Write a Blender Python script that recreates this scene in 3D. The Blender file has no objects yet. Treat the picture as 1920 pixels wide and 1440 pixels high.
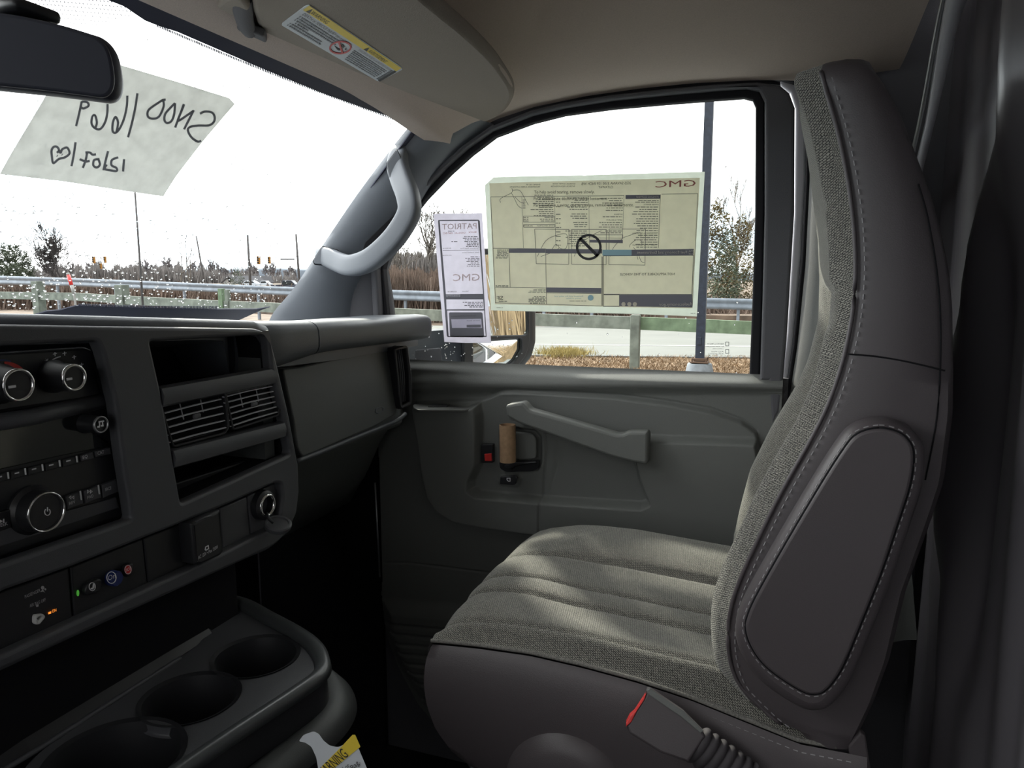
import bpy, bmesh, math, random
import numpy as np
from mathutils import Matrix, Vector
random.seed(7); rng = np.random.default_rng(11)
C = bpy.context.scene
COL = C.collection

# ------------------------------------------------------------------ camera
# axes: X = towards the rear of the van, Y = towards the passenger door, Z = up
F = 1371.0; YAW = math.radians(19.7); PIT = math.radians(8.3)
CP = np.array([0.0, 0.0, 2.0])
_f = np.array([-math.sin(YAW)*math.cos(PIT), math.cos(YAW)*math.cos(PIT), -math.sin(PIT)])
_r = np.array([math.cos(YAW), math.sin(YAW), 0.0]); _u = np.cross(_r, _f)
cam = bpy.data.cameras.new('camera'); camo = bpy.data.objects.new('camera', cam); COL.objects.link(camo)
cam.sensor_fit = 'HORIZONTAL'; cam.sensor_width = 36.0; cam.lens = F/1920*36
cam.clip_start = 0.01; cam.clip_end = 3000
camo.matrix_world = Matrix(((_r[0], _u[0], -_f[0], CP[0]), (_r[1], _u[1], -_f[1], CP[1]), (_r[2], _u[2], -_f[2], CP[2]), (0, 0, 0, 1)))
C.camera = camo

# ------------------------------------------------------------------ light
C.view_settings.view_transform = 'Standard'; C.view_settings.look = 'None'
C.view_settings.gamma = 1; C.view_settings.use_curve_mapping = False
C.view_settings.exposure = 1.0
C.cycles.use_denoising = True
C.cycles.max_bounces = 10; C.cycles.diffuse_bounces = 6; C.cycles.transparent_max_bounces = 24
C.cycles.sample_clamp_indirect = 6.0
w = bpy.data.worlds.new('overcast_sky'); C.world = w; w.use_nodes = True
nt = w.node_tree; nt.nodes.clear()
def N(nt, t, **kw):
    n = nt.nodes.new(t)
    for k, v in kw.items(): setattr(n, k, v)
    return n
_o = N(nt, 'ShaderNodeOutputWorld'); _b = N(nt, 'ShaderNodeBackground'); _tc = N(nt, 'ShaderNodeTexCoord')
_no = N(nt, 'ShaderNodeTexNoise'); _no.inputs['Scale'].default_value = 2.6; _no.inputs['Detail'].default_value = 5
_mp = N(nt, 'ShaderNodeMapping'); _mp.inputs['Scale'].default_value = (1, 1, 4)
_rp = N(nt, 'ShaderNodeValToRGB')
_rp.color_ramp.elements[0].position = 0.40; _rp.color_ramp.elements[0].color = (0.52, 0.66, 0.76, 1)
_rp.color_ramp.elements[1].position = 0.56; _rp.color_ramp.elements[1].color = (1.0, 1.0, 1.0, 1)
_sx = N(nt, 'ShaderNodeSeparateXYZ'); _mr = N(nt, 'ShaderNodeMapRange')
_mr.inputs['From Min'].default_value = 0.02; _mr.inputs['From Max'].default_value = 0.22
_mx = N(nt, 'ShaderNodeMix', data_type='RGBA'); _mx.inputs['B'].default_value = (1.0, 1.0, 1.0, 1)
# brighter sky towards the veiled sun ahead of the van
_dt = N(nt, 'ShaderNodeVectorMath', operation='DOT_PRODUCT'); _dt.inputs[1].default_value = (-0.80, 0.18, 0.57)
_m2 = N(nt, 'ShaderNodeMapRange', interpolation_type='SMOOTHSTEP'); _m2.inputs['From Min'].default_value = -.1; _m2.inputs['From Max'].default_value = 1.0
_m2.inputs['To Min'].default_value = 0.70; _m2.inputs['To Max'].default_value = 2.8
for a, b in ((_tc.outputs['Generated'], _mp.inputs['Vector']), (_mp.outputs[0], _no.inputs['Vector']), (_no.outputs[0], _rp.inputs[0]),
             (_tc.outputs['Generated'], _sx.inputs[0]), (_sx.outputs['Z'], _mr.inputs['Value']), (_mr.outputs[0], _mx.inputs['Factor']),
             (_rp.outputs[0], _mx.inputs['A']), (_mx.outputs['Result'], _b.inputs[0]), (_tc.outputs['Generated'], _dt.inputs[0]), (_dt.outputs['Value'], _m2.inputs['Value']), (_m2.outputs[0], _b.inputs[1]), (_b.outputs[0], _o.inputs[0])):
    nt.links.new(a, b)
sun = bpy.data.lights.new('sun', 'SUN'); sun.energy = 3.2; sun.angle = math.radians(3); sun.color = (1.0, 0.95, 0.82)
suno = bpy.data.objects.new('sun', sun); COL.objects.link(suno)
_sd = Vector((0.67, -0.75, -0.70)).normalized()        # direction the light travels: in over the door window's stickers
suno.rotation_euler = _sd.to_track_quat('-Z', 'Y').to_euler(); suno.location = (-6, 2, 9)

# ------------------------------------------------------------------ picture <-> place
def ray(px, py):
    return _f + (px-960)/F*_r - (py-720)/F*_u
def PL(ax, v):
    n = np.zeros(3); n['xyz'.index(ax)] = 1.0
    return (n*v, n)
def at(px, py, pl):
    p0, n = pl; r = ray(px, py)
    return CP + r*(((p0-CP)@n)/(r@n))
def atd(px, py, d):
    return CP + ray(px, py)*d
def pix(p):
    d = np.asarray(p, float)-CP; z = d@_f
    return 960+F*(d@_r)/z, 720-F*(d@_u)/z

# ------------------------------------------------------------------ materials
def principled(name, col, rough=0.5, metal=0.0, spec=0.5, emis=None, es=0, bump=None, vary=None, trans=None):
    """bump=(scale, strength, kind) ; vary=(scale, amount)"""
    m = bpy.data.materials.new(name); m.use_nodes = True; t = m.node_tree; b = t.nodes['Principled BSDF']
    b.inputs['Base Color'].default_value = (*col, 1); b.inputs['Roughness'].default_value = rough
    b.inputs['Metallic'].default_value = metal; b.inputs['Specular IOR Level'].default_value = spec
    if emis: b.inputs['Emission Color'].default_value = (*emis, 1); b.inputs['Emission Strength'].default_value = es
    tc = N(t, 'ShaderNodeTexCoord')
    if vary:
        n = N(t, 'ShaderNodeTexNoise'); n.inputs['Scale'].default_value = vary[0]; n.inputs['Detail'].default_value = 4
        t.links.new(tc.outputs['Object'], n.inputs['Vector'])
        r = N(t, 'ShaderNodeValToRGB'); a = vary[1]
        r.color_ramp.elements[0].position = .3; r.color_ramp.elements[1].position = .7
        r.color_ramp.elements[0].color = (*[max(0, c*(1-a)) for c in col], 1)
        r.color_ramp.elements[1].color = (*[min(1, c*(1+a)) for c in col], 1)
        t.links.new(n.outputs[0], r.inputs[0]); t.links.new(r.outputs[0], b.inputs['Base Color'])
    if bump:
        if len(bump) > 2 and bump[2] == 'v':
            n = N(t, 'ShaderNodeTexVoronoi'); n.inputs['Scale'].default_value = bump[0]
        else:
            n = N(t, 'ShaderNodeTexNoise'); n.inputs['Scale'].default_value = bump[0]; n.inputs['Detail'].default_value = 3
        t.links.new(tc.outputs['Object'], n.inputs['Vector'])
        bp = N(t, 'ShaderNodeBump'); bp.inputs['Strength'].default_value = bump[1]; bp.inputs['Distance'].default_value = 0.001
        t.links.new(n.outputs[0], bp.inputs['Height']); t.links.new(bp.outputs[0], b.inputs['Normal'])
    return m

def fabric_mat(name, c1, c2, cm, rot=0.6):
    m = bpy.data.materials.new(name); m.use_nodes = True; t = m.node_tree; b = t.nodes['Principled BSDF']
    b.inputs['Roughness'].default_value = 0.95; b.inputs['Specular IOR Level'].default_value = 0.1
    b.inputs['Sheen Weight'].default_value = 0.25
    uv = N(t, 'ShaderNodeUVMap'); mp = N(t, 'ShaderNodeMapping'); mp.inputs['Rotation'].default_value = (0, 0, rot)
    br = N(t, 'ShaderNodeTexBrick'); br.inputs['Scale'].default_value = 1.0
    br.inputs['Brick Width'].default_value = 0.0038; br.inputs['Row Height'].default_value = 0.0020
    br.inputs['Mortar Size'].default_value = 0.00055; br.inputs['Mortar Smooth'].default_value = 0.7
    br.inputs['Color1'].default_value = (*c1, 1); br.inputs['Color2'].default_value = (*c2, 1); br.inputs['Mortar'].default_value = (*cm, 1)
    no = N(t, 'ShaderNodeTexNoise'); no.inputs['Scale'].default_value = 420; no.inputs['Detail'].default_value = 2
    md = N(t, 'ShaderNodeMix', data_type='VECTOR'); 
    ad = N(t, 'ShaderNodeVectorMath', operation='MULTIPLY_ADD'); ad.inputs[1].default_value = (0.0022,)*3
    t.links.new(uv.outputs[0], mp.inputs[0]); t.links.new(uv.outputs[0], no.inputs['Vector'])
    t.links.new(no.outputs['Color'], ad.inputs[0]); t.links.new(mp.outputs[0], ad.inputs[2])
    t.links.new(ad.outputs[0], br.inputs['Vector'])
    n2 = N(t, 'ShaderNodeTexNoise'); n2.inputs['Scale'].default_value = 900
    t.links.new(uv.outputs[0], n2.inputs['Vector'])
    mx = N(t, 'ShaderNodeMix', data_type='RGBA', blend_type='MULTIPLY'); mx.inputs['Factor'].default_value = 0.5
    t.links.new(br.outputs['Color'], mx.inputs['A']); t.links.new(n2.outputs[0], mx.inputs['B'])
    t.links.new(mx.outputs['Result'], b.inputs['Base Color'])
    bp = N(t, 'ShaderNodeBump'); bp.inputs['Strength'].default_value = 0.8; bp.inputs['Distance'].default_value = 0.0008; bp.invert = True
    t.links.new(br.outputs['Fac'], bp.inputs['Height']); t.links.new(bp.outputs[0], b.inputs['Normal'])
    return m

def glass_mat(name, tint, gloss=0.05):
    m = bpy.data.materials.new(name); m.use_nodes = True; t = m.node_tree; t.nodes.clear()
    o = N(t, 'ShaderNodeOutputMaterial'); tr = N(t, 'ShaderNodeBsdfTransparent'); gl = N(t, 'ShaderNodeBsdfGlossy')
    tr.inputs[0].default_value = (*tint, 1); gl.inputs['Roughness'].default_value = 0.01
    mx = N(t, 'ShaderNodeMixShader'); lw = N(t, 'ShaderNodeLayerWeight'); lw.inputs[0].default_value = 0.12
    mu = N(t, 'ShaderNodeMath', operation='MULTIPLY'); mu.inputs[1].default_value = gloss*6
    t.links.new(lw.outputs['Fresnel'], mu.inputs[0]); t.links.new(mu.outputs[0], mx.inputs[0])
    t.links.new(tr.outputs[0], mx.inputs[1]); t.links.new(gl.outputs[0], mx.inputs[2]); t.links.new(mx.outputs[0], o.inputs[0])
    return m

def paper_mat(name, col, trans=0.5, vary=0.0, alpha=1.0):
    m = bpy.data.materials.new(name); m.use_nodes = True; t = m.node_tree; t.nodes.clear()
    o = N(t, 'ShaderNodeOutputMaterial'); d = N(t, 'ShaderNodeBsdfDiffuse'); tl = N(t, 'ShaderNodeBsdfTranslucent'); mx = N(t, 'ShaderNodeMixShader')
    mx.inputs[0].default_value = trans
    tc = N(t, 'ShaderNodeTexCoord'); n = N(t, 'ShaderNodeTexNoise'); n.inputs['Scale'].default_value = 60; n.inputs['Detail'].default_value = 5
    r = N(t, 'ShaderNodeValToRGB'); r.color_ramp.elements[0].position = .35; r.color_ramp.elements[1].position = .65
    r.color_ramp.elements[0].color = (*[c*(1-vary) for c in col], 1); r.color_ramp.elements[1].color = (*[min(1, c*(1+vary)) for c in col], 1)
    t.links.new(tc.outputs['Object'], n.inputs['Vector']); t.links.new(n.outputs[0], r.inputs[0])
    t.links.new(r.outputs[0], d.inputs[0]); t.links.new(r.outputs[0], tl.inputs[0])
    t.links.new(d.outputs[0], mx.inputs[1]); t.links.new(tl.outputs[0], mx.inputs[2]); last = mx
    if alpha < 1:
        tr = N(t, 'ShaderNodeBsdfTransparent'); m2 = N(t, 'ShaderNodeMixShader'); m2.inputs[0].default_value = alpha
        t.links.new(tr.outputs[0], m2.inputs[1]); t.links.new(mx.outputs[0], m2.inputs[2]); last = m2
    t.links.new(last.outputs[0], o.inputs[0])
    return m

M = {}
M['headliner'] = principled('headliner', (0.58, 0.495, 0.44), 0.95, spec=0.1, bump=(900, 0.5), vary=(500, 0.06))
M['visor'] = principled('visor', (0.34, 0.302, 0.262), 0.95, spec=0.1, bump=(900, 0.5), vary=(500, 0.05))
M['door'] = principled('door_plastic', (0.165, 0.172, 0.165), 0.55, spec=0.35, bump=(900, 0.25, 'v'))
M['door_dark'] = principled('door_dark_plastic', (0.11, 0.11, 0.122), 0.6, spec=0.3, bump=(900, 0.25, 'v'))
M['pillar'] = principled('pillar_plastic', (0.16, 0.175, 0.20), 0.45, spec=0.4, bump=(1500, 0.15, 'v'))
M['dash'] = principled('dash_plastic', (0.10, 0.107, 0.106), 0.46, spec=0.4, bump=(1500, 0.15, 'v'))
M['dash_top'] = principled('dash_top_plastic', (0.105, 0.115, 0.13), 0.42, spec=0.45, bump=(1500, 0.15, 'v'))
M['rim'] = principled('rim_plastic', (0.06, 0.066, 0.068), 0.3, spec=0.7)
M['bezel'] = principled('bezel_plastic', (0.086, 0.089, 0.097), 0.42, spec=0.45, bump=(1200, 0.12, 'v'))
M['black'] = principled('black_plastic', (0.022, 0.023, 0.026), 0.4, spec=0.5)
M['black_soft'] = principled('black_rubber', (0.012, 0.012, 0.016), 0.7, spec=0.3)
M['gloss'] = principled('black_gloss', (0.012, 0.014, 0.015), 0.08, spec=0.6)
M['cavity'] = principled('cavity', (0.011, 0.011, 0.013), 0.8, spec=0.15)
M['frit'] = principled('black_ceramic', (0.045, 0.05, 0.085), 0.5, spec=0.4)
M['vinyl'] = principled('seat_vinyl', (0.078, 0.067, 0.072), 0.45, spec=0.6, bump=(900, 0.12, 'v'))
M['stitch'] = principled('thread', (0.30, 0.29, 0.30), 0.8)
M['fabric'] = fabric_mat('seat_fabric', (0.43, 0.42, 0.365), (0.32, 0.315, 0.275), (0.04, 0.04, 0.04))
M['fabric2'] = fabric_mat('seat_fabric_band', (0.46, 0.46, 0.40), (0.36, 0.36, 0.32), (0.09, 0.09, 0.085), 0.1)
M['carpet'] = principled('carpet', (0.020, 0.020, 0.022), 1.0, spec=0.05, bump=(300, 1.0))
M['chrome'] = principled('chrome', (0.80, 0.80, 0.80), 0.12, metal=1.0)
M['silver'] = principled('silver_line', (0.45, 0.46, 0.47), 0.35, metal=0.8)
M['print'] = principled('white_print', (0.80, 0.81, 0.83), 0.6)
M['print_dim'] = principled('grey_print', (0.55, 0.55, 0.56), 0.6)
M['red'] = principled('red_plastic', (0.75, 0.045, 0.04), 0.4)
M['blue_btn'] = principled('blue_button', (0.02, 0.035, 0.16), 0.3)
M['amber'] = principled('amber_lamp', (0.9, 0.25, 0.03), 0.4, emis=(1.0, 0.30, 0.04), es=0.5)
M['green_led'] = principled('green_lamp', (0.1, 0.6, 0.1), 0.4, emis=(0.15, 0.7, 0.08), es=0.12)
M['white_plastic'] = principled('white_plastic', (0.7, 0.7, 0.68), 0.5)
M['paint'] = principled('white_paint', (0.62, 0.63, 0.68), 0.3, spec=0.5)
M['paint_grey'] = principled('primer_paint', (0.50, 0.50, 0.54), 0.45)
M['steel'] = principled('pole_paint', (0.016, 0.022, 0.038), 0.5, vary=(12, 0.35))
M['galv'] = principled('galvanised_steel', (0.20, 0.23, 0.27), 0.5, metal=0.2, vary=(3, 0.2))
M['concrete'] = principled('concrete', (0.17, 0.19, 0.21), 0.9, vary=(9, 0.2), bump=(40, 0.6))
M['wood'] = principled('weathered_wood', (0.15, 0.17, 0.145), 0.85, vary=(4, 0.35), bump=(30, 0.5))
M['wood_green'] = principled('treated_wood', (0.14, 0.20, 0.125), 0.85, vary=(5, 0.3))
M['road'] = principled('road', (0.125, 0.132, 0.123), 0.9, vary=(0.8, 0.08))
M['asphalt'] = principled('asphalt', (0.15, 0.165, 0.17), 0.9, vary=(2, 0.15))
M['line'] = principled('road_paint', (0.42, 0.42, 0.40), 0.7)
M['bark'] = principled('bark', (0.085, 0.08, 0.08), 0.95, vary=(3, 0.3))
M['bark_pale'] = principled('pale_bark', (0.14, 0.125, 0.11), 0.95, vary=(3, 0.3))
M['brush'] = principled('brush', (0.13, 0.095, 0.07), 0.95, vary=(1.5, 0.45))
M['wood_far'] = principled('far_woods', (0.19, 0.18, 0.19), 0.95, vary=(0.3, 0.3))  # lightened, so distance haze is part of the colour
M['hill'] = principled('hill', (0.17, 0.20, 0.24), 0.95, vary=(0.02, 0.25))  # blue-grey tint: aerial haze painted into the hill colour
M['everg'] = principled('evergreen_needles', (0.06, 0.078, 0.05), 0.9, vary=(0.8, 0.5))
M['cedar'] = principled('cedar_needles', (0.10, 0.075, 0.026), 0.9, vary=(1.2, 0.8))
M['straw'] = principled('dry_grass', (0.20, 0.135, 0.08), 0.95, vary=(3, 0.4))
M['straw_y'] = principled('yellow_grass', (0.30, 0.24, 0.09), 0.95, vary=(3, 0.3))
M['reed'] = principled('dry_reed', (0.26, 0.19, 0.11), 0.9, vary=(2, 0.5))
M['signal'] = principled('signal_yellow', (0.40, 0.19, 0.03), 0.6)
M['house'] = principled('white_siding', (0.34, 0.34, 0.33), 0.8)
M['roof'] = principled('roof_shingle', (0.12, 0.12, 0.13), 0.9)
M['card'] = principled('cardboard', (0.42, 0.27, 0.16), 0.85, vary=(120, 0.12))
M['ink_fine'] = principled('fine_ink', (0.20, 0.205, 0.19), 0.8)
M['mirror_back'] = principled('mirror_shell', (0.065, 0.07, 0.095), 0.5)
M['ink'] = principled('ink', (0.035, 0.036, 0.04), 0.8)
M['ink_grey'] = principled('grey_ink', (0.12, 0.12, 0.13), 0.8)
M['ink_band'] = principled('grey_band_ink', (0.17, 0.17, 0.20), 0.8)
M['ink_red'] = principled('red_ink', (0.40, 0.14, 0.13), 0.8)
M['ink_pale'] = principled('pale_red_ink', (0.66, 0.54, 0.56), 0.8)
M['ink_blue'] = principled('pale_blue_ink', (0.30, 0.48, 0.55), 0.8)
M['label_white'] = principled('label_white', (0.60, 0.64, 0.68), 0.5)
M['label_yellow'] = principled('label_yellow', (0.80, 0.60, 0.03), 0.5)
M['label_black'] = principled('label_black', (0.02, 0.02, 0.02), 0.6)
M['label_grey'] = principled('label_grey', (0.22, 0.23, 0.25), 0.6)
M['label_red'] = principled('label_red', (0.55, 0.06, 0.06), 0.5)
M['glass'] = glass_mat('window_glass', (0.96, 0.975, 0.965), 0.05)
M['wglass'] = glass_mat('windshield_glass', (0.97, 0.985, 0.98), 0.03)
M['paper'] = paper_mat('paper', (0.60, 0.61, 0.60), 0.5, 0.05)
M['paper_white'] = paper_mat('paper_white', (0.74, 0.73, 0.80), 0.55, 0.03)
M['sticker'] = paper_mat('sticker_paper', (0.95, 0.915, 0.83), 0.62, 0.02)
M['sticker_edge'] = paper_mat('sticker_film', (0.60, 0.64, 0.60), 0.6, 0.03, 0.9)
M['sheet'] = principled('black_sheet', (0.15, 0.14, 0.155), 0.36, spec=0.9)
M['mirror'] = principled('mirror_glass', (0.86, 0.88, 0.88), 0.01, metal=1.0)
_dg = bpy.data.materials.new('water'); _dg.use_nodes = True; _db = _dg.node_tree.nodes['Principled BSDF']
_db.inputs['Transmission Weight'].default_value = 1.0; _db.inputs['IOR'].default_value = 1.33; _db.inputs['Roughness'].default_value = 0.0
M['water'] = _dg

# ------------------------------------------------------------------ mesh helpers; shapes are (verts, faces) in place coordinates
WL = {}
def tag(o, label=None, cat=None, group=None, kind=None):
    if label: o['label'] = label
    if cat: o['category'] = cat
    if group: o['group'] = group
    if kind: o['kind'] = kind
    return o
def obj(name, shapes, mat, parent=None, smooth=False, uv=None, sharp=None, mats=None):
    if isinstance(shapes, tuple): shapes = [shapes]
    V = []; Fc = []; mi = []; n = 0
    for k, s in enumerate(shapes):
        v = np.asarray(s[0], float).reshape(-1, 3); V.append(v)
        Fc += [tuple(i+n for i in f) for f in s[1]]; mi += [(s[2] if len(s) > 2 else 0)]*len(s[1]); n += len(v)
    V = np.concatenate(V); c = (V.min(0)+V.max(0))/2
    me = bpy.data.meshes.new(name); me.from_pydata((V-c).tolist(), [], Fc)
    for mm in (mats or [mat]): me.materials.append(mm)
    if mats: me.polygons.foreach_set('material_index', mi)
    if uv is not None:
        l = me.uv_layers.new(name='UVMap'); li = np.zeros(len(me.loops), int); me.loops.foreach_get('vertex_index', li)
        l.data.foreach_set('uv', np.asarray(uv, float)[li].ravel())
    me.update()
    if smooth:
        me.polygons.foreach_set('use_smooth', [True]*len(me.polygons))
        if sharp: me.set_sharp_from_angle(angle=math.radians(sharp))
    o = bpy.data.objects.new(name, me); COL.objects.link(o)
    if parent is not None:
        o.parent = parent; o.location = (c-WL[parent.name]).tolist()
    else: o.location = c.tolist()
    WL[o.name] = c
    return o
def multi(name, shapes, mat, parent):
    for s in shapes: obj(name, s, mat, parent)
def thing(name, label, cat, loc, group=None):
    o = bpy.data.objects.new(name, None); COL.objects.link(o); o.location = list(loc); o.empty_display_size = .05
    WL[o.name] = np.array(loc, float)
    return tag(o, label, cat, group)
def structure(o):
    o['kind'] = 'structure'; return o

def frame_of(pl):
    p0, n = pl; n = n/np.linalg.norm(n)
    z = np.array([0, 0, 1.0]); v = z-n*(z@n)
    if np.linalg.norm(v) < 0.05: v = np.array([-1.0, 0, 0]); v = v-n*(v@n)
    v /= np.linalg.norm(v); u = np.cross(v, n)
    return p0, u, v, n
def fillet(P, r, k=5):
    """round the corners of a closed 2D polygon; r a number or list"""
    P = [np.asarray(p, float) for p in P]; n = len(P); out = []
    for i in range(n):
        a, b, c = P[i-1], P[i], P[(i+1) % n]; rr = r[i] if isinstance(r, (list, tuple)) else r
        if rr <= 0: out.append(b); continue
        d1 = a-b; d2 = c-b; l1 = np.linalg.norm(d1); l2 = np.linalg.norm(d2)
        t = min(rr, l1*.45, l2*.45); p1 = b+d1/l1*t; p2 = b+d2/l2*t
        for j in range(k+1):
            s = j/k; out.append((1-s)**2*p1+2*s*(1-s)*b+s*s*p2)
    return out
def catmull(P, k=6, closed=True):
    P = [np.asarray(p, float) for p in P]; n = len(P); out = []
    R = range(n) if closed else range(n-1)
    for i in R:
        if closed: a, b, c, d = P[i-1], P[i], P[(i+1) % n], P[(i+2) % n]
        else: a, b, c, d = P[max(i-1, 0)], P[i], P[i+1], P[min(i+2, n-1)]
        for j in range(k):
            t = j/k; out.append(.5*((2*b)+(-a+c)*t+(2*a-5*b+4*c-d)*t*t+(-a+3*b-3*c+d)*t**3))
    if not closed: out.append(P[-1])
    return out
def curve_mesh(cu):
    o = bpy.data.objects.new('tmp', cu); COL.objects.link(o)
    dg = bpy.context.evaluated_depsgraph_get(); me = bpy.data.meshes.new_from_object(o.evaluated_get(dg))
    V = np.zeros(len(me.vertices)*3); me.vertices.foreach_get('co', V); V = V.reshape(-1, 3)
    Fc = [tuple(p.vertices) for p in me.polygons]
    bpy.data.objects.remove(o); bpy.data.curves.remove(cu); bpy.data.meshes.remove(me)
    return V, Fc
def plate3(pts2, holes, fr, t, bevel=0.0, back=True, lift=0.0, res=2):
    """flat plate in frame fr=(origin,u,v,n): outline pts2 with holes; thickness t centred at lift along n"""
    cu = bpy.data.curves.new('tmp', 'CURVE'); cu.dimensions = '2D'; cu.fill_mode = 'BOTH'
    b = min(bevel, t*.49)
    for L in [pts2]+list(holes):
        s = cu.splines.new('POLY'); s.points.add(len(L)-1); s.use_cyclic_u = True
        for i, p in enumerate(L): s.points[i].co = (p[0], p[1], 0, 1)
    cu.extrude = max(t/2-b, 1e-5); cu.bevel_depth = b; cu.bevel_resolution = res; cu.offset = -b
    V, Fc = curve_mesh(cu); o, u, v, n = fr
    return (o+V[:, :1]*u+V[:, 1:2]*v+(V[:, 2:3]+lift)*n, Fc)
def to2(pts, fr):
    o, u, v, n = fr; return [np.array([(p-o)@u, (p-o)@v]) for p in pts]
def platepx(px, pl, t, bevel=0.0, holes=(), lift=0.0, rnd=0, hr=0, smooth=False, k=5):
    """plate whose outline is read off the picture on plane pl; lift>0 is towards the camera side"""
    p0, n = pl
    if (CP-p0)@n < 0: n = -n
    fr = frame_of((p0, n)); f2 = (at(px[0][0], px[0][1], pl),)+fr[1:]
    def conv(L, r):
        if smooth: L = catmull(L, k)
        elif r: L = fillet(L, r, k)
        return to2([at(q[0], q[1], pl) for q in L], f2)
    return plate3(conv(px, rnd), [conv(h, hr) for h in holes], f2, t, bevel, lift=lift)
def quadtext(s, O, U, Vv, nrm, mirror=False, thick=0.0003, fit=True, bold=0.0):
    cu = bpy.data.curves.new('tmp', 'FONT'); cu.body = s; cu.offset = bold; cu.extrude = 0.0; cu.resolution_u = 2
    V, Fc = curve_mesh(cu)
    if not len(V): return (np.zeros((0, 3)), [])
    mn = V.min(0); mxx = V.max(0); x = (V[:, 0]-mn[0])/(mxx[0]-mn[0]+1e-9)
    y = (V[:, 1]-min(0, mn[1]*0))/(0.72 if fit else (mxx[1]-mn[1]))
    if mirror: x = 1-x; Fc = [f[::-1] for f in Fc]
    return (O+x[:, None]*U+y[:, None]*Vv+nrm*thick, Fc)
def textpx(s, a, b, h, pl, mirror=False, lift=0.0006):
    """text from picture point a to b (baseline), cap height h px, on plane pl"""
    p0, n = pl
    if (CP-p0)@n < 0: n = -n
    O = at(a[0], a[1], pl); U = at(b[0], b[1], pl)-O; Vv = at(a[0], a[1]-h, pl)-O
    _, u, v, nn = frame_of((p0, n)); Vv = v*np.linalg.norm(Vv) if not isinstance(h, tuple) else Vv
    return quadtext(s, O, U, Vv, n/np.linalg.norm(n), mirror, lift)
def boxv(c, s, R=None):
    c = np.asarray(c, float); s = np.asarray(s, float)/2
    V = np.array([[x, y, z] for x in (-1, 1) for y in (-1, 1) for z in (-1, 1)])*s
    if R is not None: V = V@np.asarray(R).T
    return (V+c, [(0, 1, 3, 2), (4, 6, 7, 5), (0, 4, 5, 1), (2, 3, 7, 6), (0, 2, 6, 4), (1, 5, 7, 3)])
def bbox_bev(c, s, b=0.002, R=None, seg=2):
    bm = bmesh.new(); bmesh.ops.create_cube(bm, size=1.0)
    for v in bm.verts: v.co = Vector((v.co.x*s[0], v.co.y*s[1], v.co.z*s[2]))
    bmesh.ops.bevel(bm, geom=bm.edges[:], offset=b, segments=seg, profile=.5, affect='EDGES')
    V = np.array([v.co[:] for v in bm.verts]); Fc = [tuple(v.index for v in f.verts) for f in bm.faces]; bm.free()
    if R is not None: V = V@np.asarray(R).T
    return (V+np.asarray(c), Fc)
def gridmesh(P, closeu=False, closev=False):
    """P[i][j] rows; returns verts, faces"""
    P = np.asarray(P, float); n, m = P.shape[:2]; Fc = []
    for i in range(n if closeu else n-1):
        for j in range(m if closev else m-1):
            a = i*m+j; b = i*m+(j+1) % m; c = ((i+1) % n)*m+(j+1) % m; d = ((i+1) % n)*m+j
            Fc.append((a, b, c, d))
    return (P.reshape(-1, 3), Fc)
def loft(secs, cap=True, closed=True):
    V, Fc = gridmesh(secs, closev=closed); m = len(secs[0]); n = len(secs)
    if cap: Fc = Fc+[tuple(range(m))[::-1], tuple((n-1)*m+j for j in range(m))]
    return (V, Fc)
def sweep(path, prof, up=(0, 0, 1), cap=True, scale=None):
    """sweep closed 2D profile along path. profile x -> side, y -> up-ish"""
    path = [np.asarray(p, float) for p in path]; S = []; up = np.asarray(up, float)
    for i, p in enumerate(path):
        t = path[min(i+1, len(path)-1)]-path[max(i-1, 0)]; t /= np.linalg.norm(t)
        s = np.cross(t, up); s /= np.linalg.norm(s)+1e-9; v = np.cross(s, t); k = scale[i] if scale is not None else 1.0
        S.append([p+s*a*k+v*b*k for a, b in prof])
    return loft(S, cap)
def circ(r, n=10, ry=None): return [(r*math.cos(2*math.pi*i/n), (ry or r)*math.sin(2*math.pi*i/n)) for i in range(n)]
def tube(path, r, n=8, up=(0, 0, 1)):
    if hasattr(r, '__len__'): return sweep(path, circ(1, n), up, scale=r)
    return sweep(path, circ(r, n), up)
def lathe(profile, c, ax, n=32):
    """profile [(r, h)] along unit axis ax from c"""
    ax = np.asarray(ax, float); ax /= np.linalg.norm(ax); t = np.array([0, 0, 1.0]) if abs(ax[2]) < .9 else np.array([1.0, 0, 0])
    u = np.cross(ax, t); u /= np.linalg.norm(u); v = np.cross(ax, u)
    S = [[np.asarray(c)+ax*h+(u*math.cos(2*math.pi*j/n)+v*math.sin(2*math.pi*j/n))*r for j in range(n)] for r, h in profile]
    return loft(S, cap=True)
def dashes(path, ln, gap, r, lift=None):
    """stitches laid along a path as short rods"""
    path = [np.asarray(p, float) for p in path]; out = []; acc = 0; on = True; cur = [path[0]]
    d = [0]
    for i in range(1, len(path)): d.append(d[-1]+np.linalg.norm(path[i]-path[i-1]))
    def pt(s):
        k = min(max(np.searchsorted(d, s)-1, 0), len(path)-2); t = (s-d[k])/(d[k+1]-d[k]+1e-9); return path[k]+(path[k+1]-path[k])*t
    s = 0
    while s+ln < d[-1]:
        out.append(tube([pt(s), pt(s+ln)], r, 4)); s += ln+gap
    return out
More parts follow.
